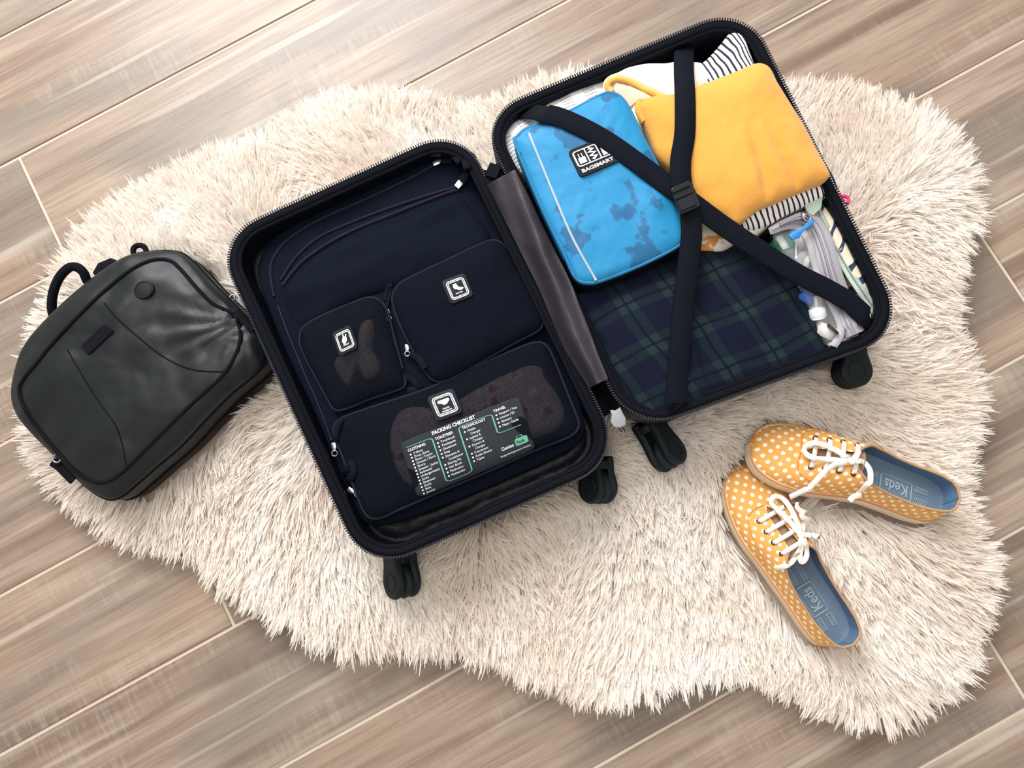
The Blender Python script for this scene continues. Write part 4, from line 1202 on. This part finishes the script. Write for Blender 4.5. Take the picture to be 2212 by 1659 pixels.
for px in ((1475, 84), (1133, 240)):
    p = W(*px, .125); mb = MB(); mb.box(p, img_dir(.9, .3) * .014, img_dir(-.3, .9) * .005, (0, 0, .004)); mb.build('strap_anchor', M['buckle'], suitcase, smooth=False)

mb = MB(); mb.tube([W(v.x, v.y, .10 + .004 * i / 20) for i, v in enumerate(catmull([(1804, 416, 0), (1812, 424, 0), (1826, 424, 0), (1833, 430, 0), (1830, 440, 0)], 5, False))], .0024, 8)
mb.tube([W(v.x, v.y, .104) for v in catmull([(1808, 428, 0), (1818, 430, 0), (1825, 436, 0)], 5, False)], .0018, 8)
tag(mb.build('cord_loop', M['pink']), 'small bright pink cord loop poking out beside the suitcase rim', 'cord')

# ------------------------------------------------------------------ backpack
bp = thing('backpack', 'slim black coated-leather backpack lying beside the suitcase', 'backpack', W(300, 800, .03))
def bp_dz(x, y, t):
    # soft creases running from the strap corner and across the lower half
    a = W(512, 690, .11); r = Vector((x - a.x, y - a.y)); th = math.atan2(r.y, r.x); d = r.length
    cr = .0035 * math.sin(th * 17 + 3 * noise.noise(Vector((x * 9, y * 9, 4)))) * math.exp(-d / .07)
    u = x * .8 + y * .6; v = -x * .6 + y * .8
    return .005 * fbm(x, y, 7, 51) + .0045 * noise.noise(Vector((u * 9, v * 30, 6))) + .0015 * fbm(x, y, 26, 52) + cr
bpo, bpm, bpts = pillow('body', bp, M['leather'], BACKPACK, .012, .088, .118, dz=bp_dz, p=2.6, foot=.985, content=False, mid=1.005)
bp_b = bvh_of([(bpm.v, bpm.f)])
front = [(42, 850), (50, 820), (80, 783), (112, 743), (187, 664), (235, 620), (284, 582), (329, 562), (366, 563), (390, 582), (425, 622), (460, 657), (492, 672), (512, 690), (519, 732), (504, 776), (478, 814), (425, 862), (374, 911), (320, 965), (273, 1012), (240, 1036), (209, 1042), (165, 1020), (112, 963), (62, 898)]
seam(front, 'front_piping', M['black_cloth'], bpo, .0028, bp_b, .0004, .11, closed=True)
m2 = MB(); m2.tube(resample([Vector((v.x, v.y, .086)) for v in bpts], 150), .0022, 6, closed=True); m2.build('edge_piping', M['black_cloth'], bpo)
m2 = MB(); m2.tube(resample([Vector((v.x, v.y, .048)) for v in bpts], 150), .0020, 6, closed=True); m2.build('base_piping', M['black_cloth'], bpo)
seam([(225, 655), (255, 690), (295, 725), (340, 762), (385, 788), (430, 801), (484, 803)], 'pocket_seam', M['black_cloth'], bpo, .0011, bp_b, .0002, .11)
seam([(145, 755), (165, 790), (195, 840), (225, 885), (250, 920), (265, 965), (272, 1008)], 'pocket_seam', M['black_cloth'], bpo, .0009, bp_b, .0001, .11)
fr = quadframe((174, 748), (224, 700), (245, 715), (189, 766))
sheet(fr, bp_b, .0028, .115, .003, 'logo_patch', M['black_cloth'], bpo, rad=.1)
c = W_on(bp_b, 312, 627, .0005, .11); ex = (W(333, 620, c.z) - W(312, 627, c.z)); ey = Vector((-ex.y, ex.x, 0)) * .9
mb = MB(); mb.prism(circle(c, ex, ey, 32), (0, 0, .0030), .001); torus(mb, c + Vector((0, 0, .003)), ex, ey, ex.length * .82, .0008, 32, 5); mb.build('round_badge', M['leather2'], bpo)
mb = MB(); mb.tube([W(v.x, v.y, .062 + .02 * math.sin(math.pi * i / 30)) for i, v in enumerate(catmull([(205, 628, 0), (188, 606, 0), (180, 588, 0), (165, 577, 0), (148, 579, 0), (128, 600, 0), (115, 632, 0), (112, 665, 0), (118, 690, 0)], 4, False))], .0065, 10); mb.build('strap_loop', M['strap'], bp)
mb = MB(); mb.ribbon([W(213, 600, .07), W(222, 582, .08), W(240, 574, .083), W(252, 580, .08)], .022, .003); mb.build('strap_tab', M['black_cloth'], bp)
mb = MB(); mb.tube([W(v.x, v.y, .075) for v in catmull([(290, 556, 0), (288, 538, 0), (299, 530, 0), (312, 534, 0), (318, 548, 0)], 5, False)], .004, 8); mb.build('hanging_loop', M['black_cloth'], bp)
mb = MB(); mb.ribbon([W(v.x, v.y, .095) for v in catmull([(505, 680, 0), (525, 695, 0), (548, 715, 0)], 5, False)], .012, .004); mb.build('side_strap', M['black_cloth'], bp)
mb = MB(); p = W(123, 990, .094); torus(mb, p, (1, 0, 0), (0, 1, 0), .0055, .0016, 14, 6); mb.build('zipper_ring', M['chrome'], bp)
mb = MB(); mb.ribbon([W(v.x, v.y, .086) for v in catmull([(115, 998, 0), (130, 1008, 0), (146, 1024, 0), (160, 1038, 0)], 5, False)], .012, .004); mb.build('zipper_tail', M['black_cloth'], bp)
mb = MB(); p = W(502, 643, .08); torus(mb, p, (1, 0, 0), (0, 1, 0), .004, .0012, 14, 6); mb.build('strap_ring', M['chrome'], bp)

# ------------------------------------------------------------------ canvas shoes
HGT = [(0, .014), (.03, .026), (.08, .033), (.17, .041), (.26, .050), (.37, .062), (.46, .070), (.50, .069), (.57, .060), (.68, .052), (.80, .050), (.92, .055), (1, .058)]
def shoe(name, label, toe, heel, ztoe, zheel, roll, mir, bows, insole_txt):
    Tt, Hh = W(*toe, ztoe), W(*heel, zheel)
    L = (Hh - Tt).length; X = (Hh - Tt).normalized(); Y = Vector((0, 0, 1)).cross(X).normalized(); Z = X.cross(Y)
    Y, Z = Y * math.cos(roll) + Z * math.sin(roll), Z * math.cos(roll) - Y * math.sin(roll)
    k = L / .29
    def S(s, y, z): return Tt + X * (s * L) + Y * (y * mir * k) + Z * (z * k)
    root = thing(name, label, 'shoe', (min(Tt, Hh, key=lambda v: v.z) + (Hh - Tt) * .5) * 1.0, 'pair of polka dot canvas shoes')
    root.location = (Tt + Hh) / 2
    z0 = .016
    st = [.5 - .5 * math.cos(math.pi * i / 70) for i in range(71)]
    def gap(s):
        w = interp(WID, s)
        g = interp([(0, 0), (.235, 0), (.25, .005), (.45, .009), (.485, .021), (.53, .0285), (.60, .029), (1, .03)], s)
        return min(g, w * .86)
    def side(s, j, sg, ins=0.0):
        w = max(0, interp(WID, s) - ins); g = min(gap(s), w * .9); h = interp(HGT, s); c = interp(CEN, s)
        cj, sj = math.cos(j * math.pi / 2), math.sin(j * math.pi / 2)
        f = min(1, max(0, (s - .45) / .1))
        y = (g + (w - g) * cj ** .85) * (1 - f) + (w + (g - w) * j ** 2.2) * f
        z = z0 + (h - z0) * (sj * (1 - f) + j * f)
        return S(s, c + sg * y, z - ins * .4)
    nj = 12
    mbu = MB(); mbl = MB()
    for sg in (-1, 1):
        rows = []; us = []; li = []
        for s in st:
            r = [side(s, j / nj, sg) for j in range(nj + 1)]
            rows.append(r); li.append([side(s, j / nj, sg, .0028) for j in range(nj + 1)])
            d = 0; w = interp(WID, s)
            for j in range(nj + 1):
                if j: d += (r[j] - r[j - 1]).length
                us.append((s * L, sg * (w * k * 1.25 - d) if s < .5 else sg * (.05 - d)))
        # keep the texture from stretching: arc measured from the top line
        us = []
        for s, r in zip(st, rows):
            d = [0.0]
            for j in range(nj, 0, -1): d.append(d[-1] + (r[j] - r[j - 1]).length)
            d = d[::-1]; g = gap(s) * k
            us += [(s * L, sg * (g + d[j])) for j in range(nj + 1)]
        mbu.grid(rows, False, us)
        ii = [i for i, s in enumerate(st) if s > .38]
        mbl.grid([li[i] for i in ii])
    up = mbu.build('upper', M['dots'], root)
    mbl.build('lining', M['lining_blue'], root)
    ub = bvh_of([(mbu.v, mbu.f)])
    # sole and foxing
    def outl(extra, z):
        a = [S(s, interp(CEN, s) - (interp(WID, s) + extra * (1 if 0 < s < 1 else 0)), z) for s in st]
        c = [S(s, interp(CEN, s) + (interp(WID, s) + extra * (1 if 0 < s < 1 else 0)), z) for s in st[::-1]]
        a[0] = S(-extra / .29, interp(CEN, 0), z); a[-1] = S(1 + extra / .29, 0, z)
        return a + c[1:-1]
    mb = MB(); rows = [outl(-.004, -.004), outl(.001, -.003), outl(.0030, .000), outl(.0034, .010), outl(.0030, .017), outl(.0012, .0195), outl(-.002, .0185)]
    bb, n = mb.grid(rows, True); mb.f.append(tuple(bb + q for q in reversed(range(n)))); mb.build('sole', M['sole'], root)
    mb = MB(); mb.tube(outl(.0024, .0188), .0013 * k, 5, closed=True); mb.build('foxing_stripe', M['foxline'], root)
    # insole
    mb = MB(); rows = []
    for s in [v for v in st if v > .24]:
        w = max(0, interp(WID, s) - .003); c = interp(CEN, s)
        rows.append([S(s, c + w * t, .020 + .006 * abs(t) ** 4) for t in (-1, -.8, -.4, 0, .4, .8, 1)])
    mb.grid(rows); ins = mb.build('insole', M['insole'], root)
    flip = insole_txt
    def ins_frame(u, v):   # u along the shoe from mid to heel, v across
        s = .60 + .30 * u; y = interp(CEN, s) + (v - .5) * .044 * flip
        return S(s, y, .0212)
    shp = []
    tx = place(text2d('Keds', 1, bold=.02), .5, .5, w=.40, h=.40)
    shp.append(([(1 - a, b_) for a, b_ in tx[0]], tx[1]))
    shp.append(line2d([(a + .5, b_ + .5) for a, b_ in rrect(.54, .62, .06, 3)], .022, True))
    for v in (.30, .70):
        for a, b_ in ((-.45, .18), (.82, 1.05)): shp.append(line2d([(a, v - .08), (b_, v - .08)], .022)); shp.append(line2d([(a, v + .08), (b_, v + .08)], .022))
        for a, b_ in ((-.45, .18), (.82, 1.05)):
            q = a
            while q < b_: shp.append(line2d([(q, v - .07), (q + .02, v + .07)], .011)); q += .03
    mb = MB()
    for v, f in shp: mb.add([ins_frame(a, b_) for a, b_ in v], f)
    mb.build('insole_print', M['print_pale'], ins, smooth=False)
    # collar binding and tongue
    cp = [side(s, 1, -1) for s in st if s >= .45] + [side(s, 1, 1) for s in st[::-1] if s >= .45][1:]
    mb = MB(); mb.tube(cp, .0020 * k, 7); mb.build('collar_binding', M['binding'], root)
    mb = MB(); rows = []
    for i in range(16):
        s = .22 + .275 * i / 15; w = .015 + .006 * i / 15; h = interp(HGT, min(s, .46)) - .0035 + (.004 * max(0, (i - 11) / 4) ** 2)
        rows.append([S(s, interp(CEN, s) + w * t, h - .010 * t * t) for t in (-1, -.6, -.2, .2, .6, 1)])
    mb.grid(rows); mb.grid([[v - Z * .0018 for v in r] for r in rows]); mb.build('tongue', M['tongue'], root)
    # seams of the eyestay
    for sg in (-1, 1):
        path = [side(.215, .97, sg), side(.212, .80, sg), side(.225, .60, sg), side(.27, .48, sg), side(.35, .38, sg), side(.43, .26, sg), side(.49, .12, sg)]
        mb = MB(); mb.tube([p + Z * .0006 for p in catmull(path, 6, False)], .0007 * k, 5); mb.build('eyestay_seam', M['seam'], up)
    # eyelets and cross laces
    es = (.27, .33, .39, .45); lac = MB()
    for s in es:
        pr = []
        for sg in (-1, 1):
            j = .78; p = side(s, j, sg); q = side(s, j - .05, sg); tq = side(s + .01, j, sg)
            ex = (tq - p).normalized(); ey = (q - p).normalized(); nn = ex.cross(ey)
            if nn.z < 0: nn = -nn
            m3 = MB(); torus(m3, p + nn * .0006, ex, ey, .0030 * k, .0011 * k, 14, 6); m3.build('eyelet', M['eyelet'], up)
            pr.append(p)
        top = (pr[0] + pr[1]) / 2 + Z * .0045
        path = [pr[0] + Z * .0005, pr[0] + Z * .003 + (top - pr[0]) * .15, top, pr[1] + Z * .003 + (top - pr[1]) * .15, pr[1] + Z * .0005]
        lac.ribbon(catmull(path, 5, False), .0068 * k, .0010, up=Z)
    lac.build('cross_lacing', M['lace'], root)
    # the bow
    lb = bvh_of([(mbu.v, mbu.f), (lac.v, lac.f)])
    mb = MB()
    for path, lift in bows:
        pts = catmull([(a, b_, 0) for a, b_ in path], 7, False); n = len(pts)
        q = []
        zr = (Tt + Hh).z / 2 + .06
        for i, v in enumerate(pts):
            e = math.sin(math.pi * i / (n - 1)); p = W_on(lb, v.x, v.y, .004 + lift * e, zr); q.append(p)
        for _ in range(6):
            for i in range(1, n - 1): q[i].z = max(q[i].z, (q[i - 1].z + q[i + 1].z) / 2 - .0003)
        mb.ribbon(q, .0078 * k, .0009, roll=[.35 * math.sin(i * .25) for i in range(n)])
    kn = bows[0][0][0]; p = W_on(lb, kn[0], kn[1], .008, .1)
    lo = [p + Vector((math.cos(t * .5236), math.sin(t * .5236), 0)) * .0052 * k for t in range(12)]
    mb.prism([v - Vector((0, 0, .005)) for v in lo], (0, 0, .009), .0022)
    mb.build('bow', M['lace'], root)
    return root

bowA = [([(1840, 996), (1815, 980), (1785, 963), (1758, 957), (1739, 965), (1741, 980), (1760, 990), (1795, 993), (1838, 998)], .006),
        ([(1840, 998), (1805, 1003), (1780, 1020), (1756, 1046), (1735, 1060), (1706, 1074)], .003),
        ([(1842, 996), (1864, 998), (1878, 1014), (1879, 1036), (1864, 1056), (1848, 1068), (1835, 1082)], .006),
        ([(1842, 996), (1850, 984), (1856, 972)], .002)]
bowB = [([(1730, 1156), (1706, 1128), (1682, 1104), (1666, 1086), (1672, 1073), (1688, 1075), (1704, 1093), (1718, 1120), (1730, 1152)], .006),
        ([(1731, 1154), (1735, 1128), (1729, 1105), (1714, 1088)], .004),
        ([(1733, 1158), (1741, 1180), (1742, 1202), (1732, 1214), (1728, 1200), (1732, 1165)], .006),
        ([(1731, 1160), (1726, 1188), (1712, 1212), (1696, 1222), (1676, 1228)], .003),
        ([(1733, 1156), (1752, 1156), (1764, 1160)], .002)]
shoe('canvas_shoe', 'mustard polka dot canvas shoe whose toe rests on the other shoe', SHOE_A[0], SHOE_A[1], .058, .033, math.radians(-16), 1, bowA, 1)
shoe('canvas_shoe', 'mustard polka dot canvas shoe with its toe pinned beneath the other', SHOE_B[0], SHOE_B[1], .028, .032, math.radians(-10), -1, bowB, -1)
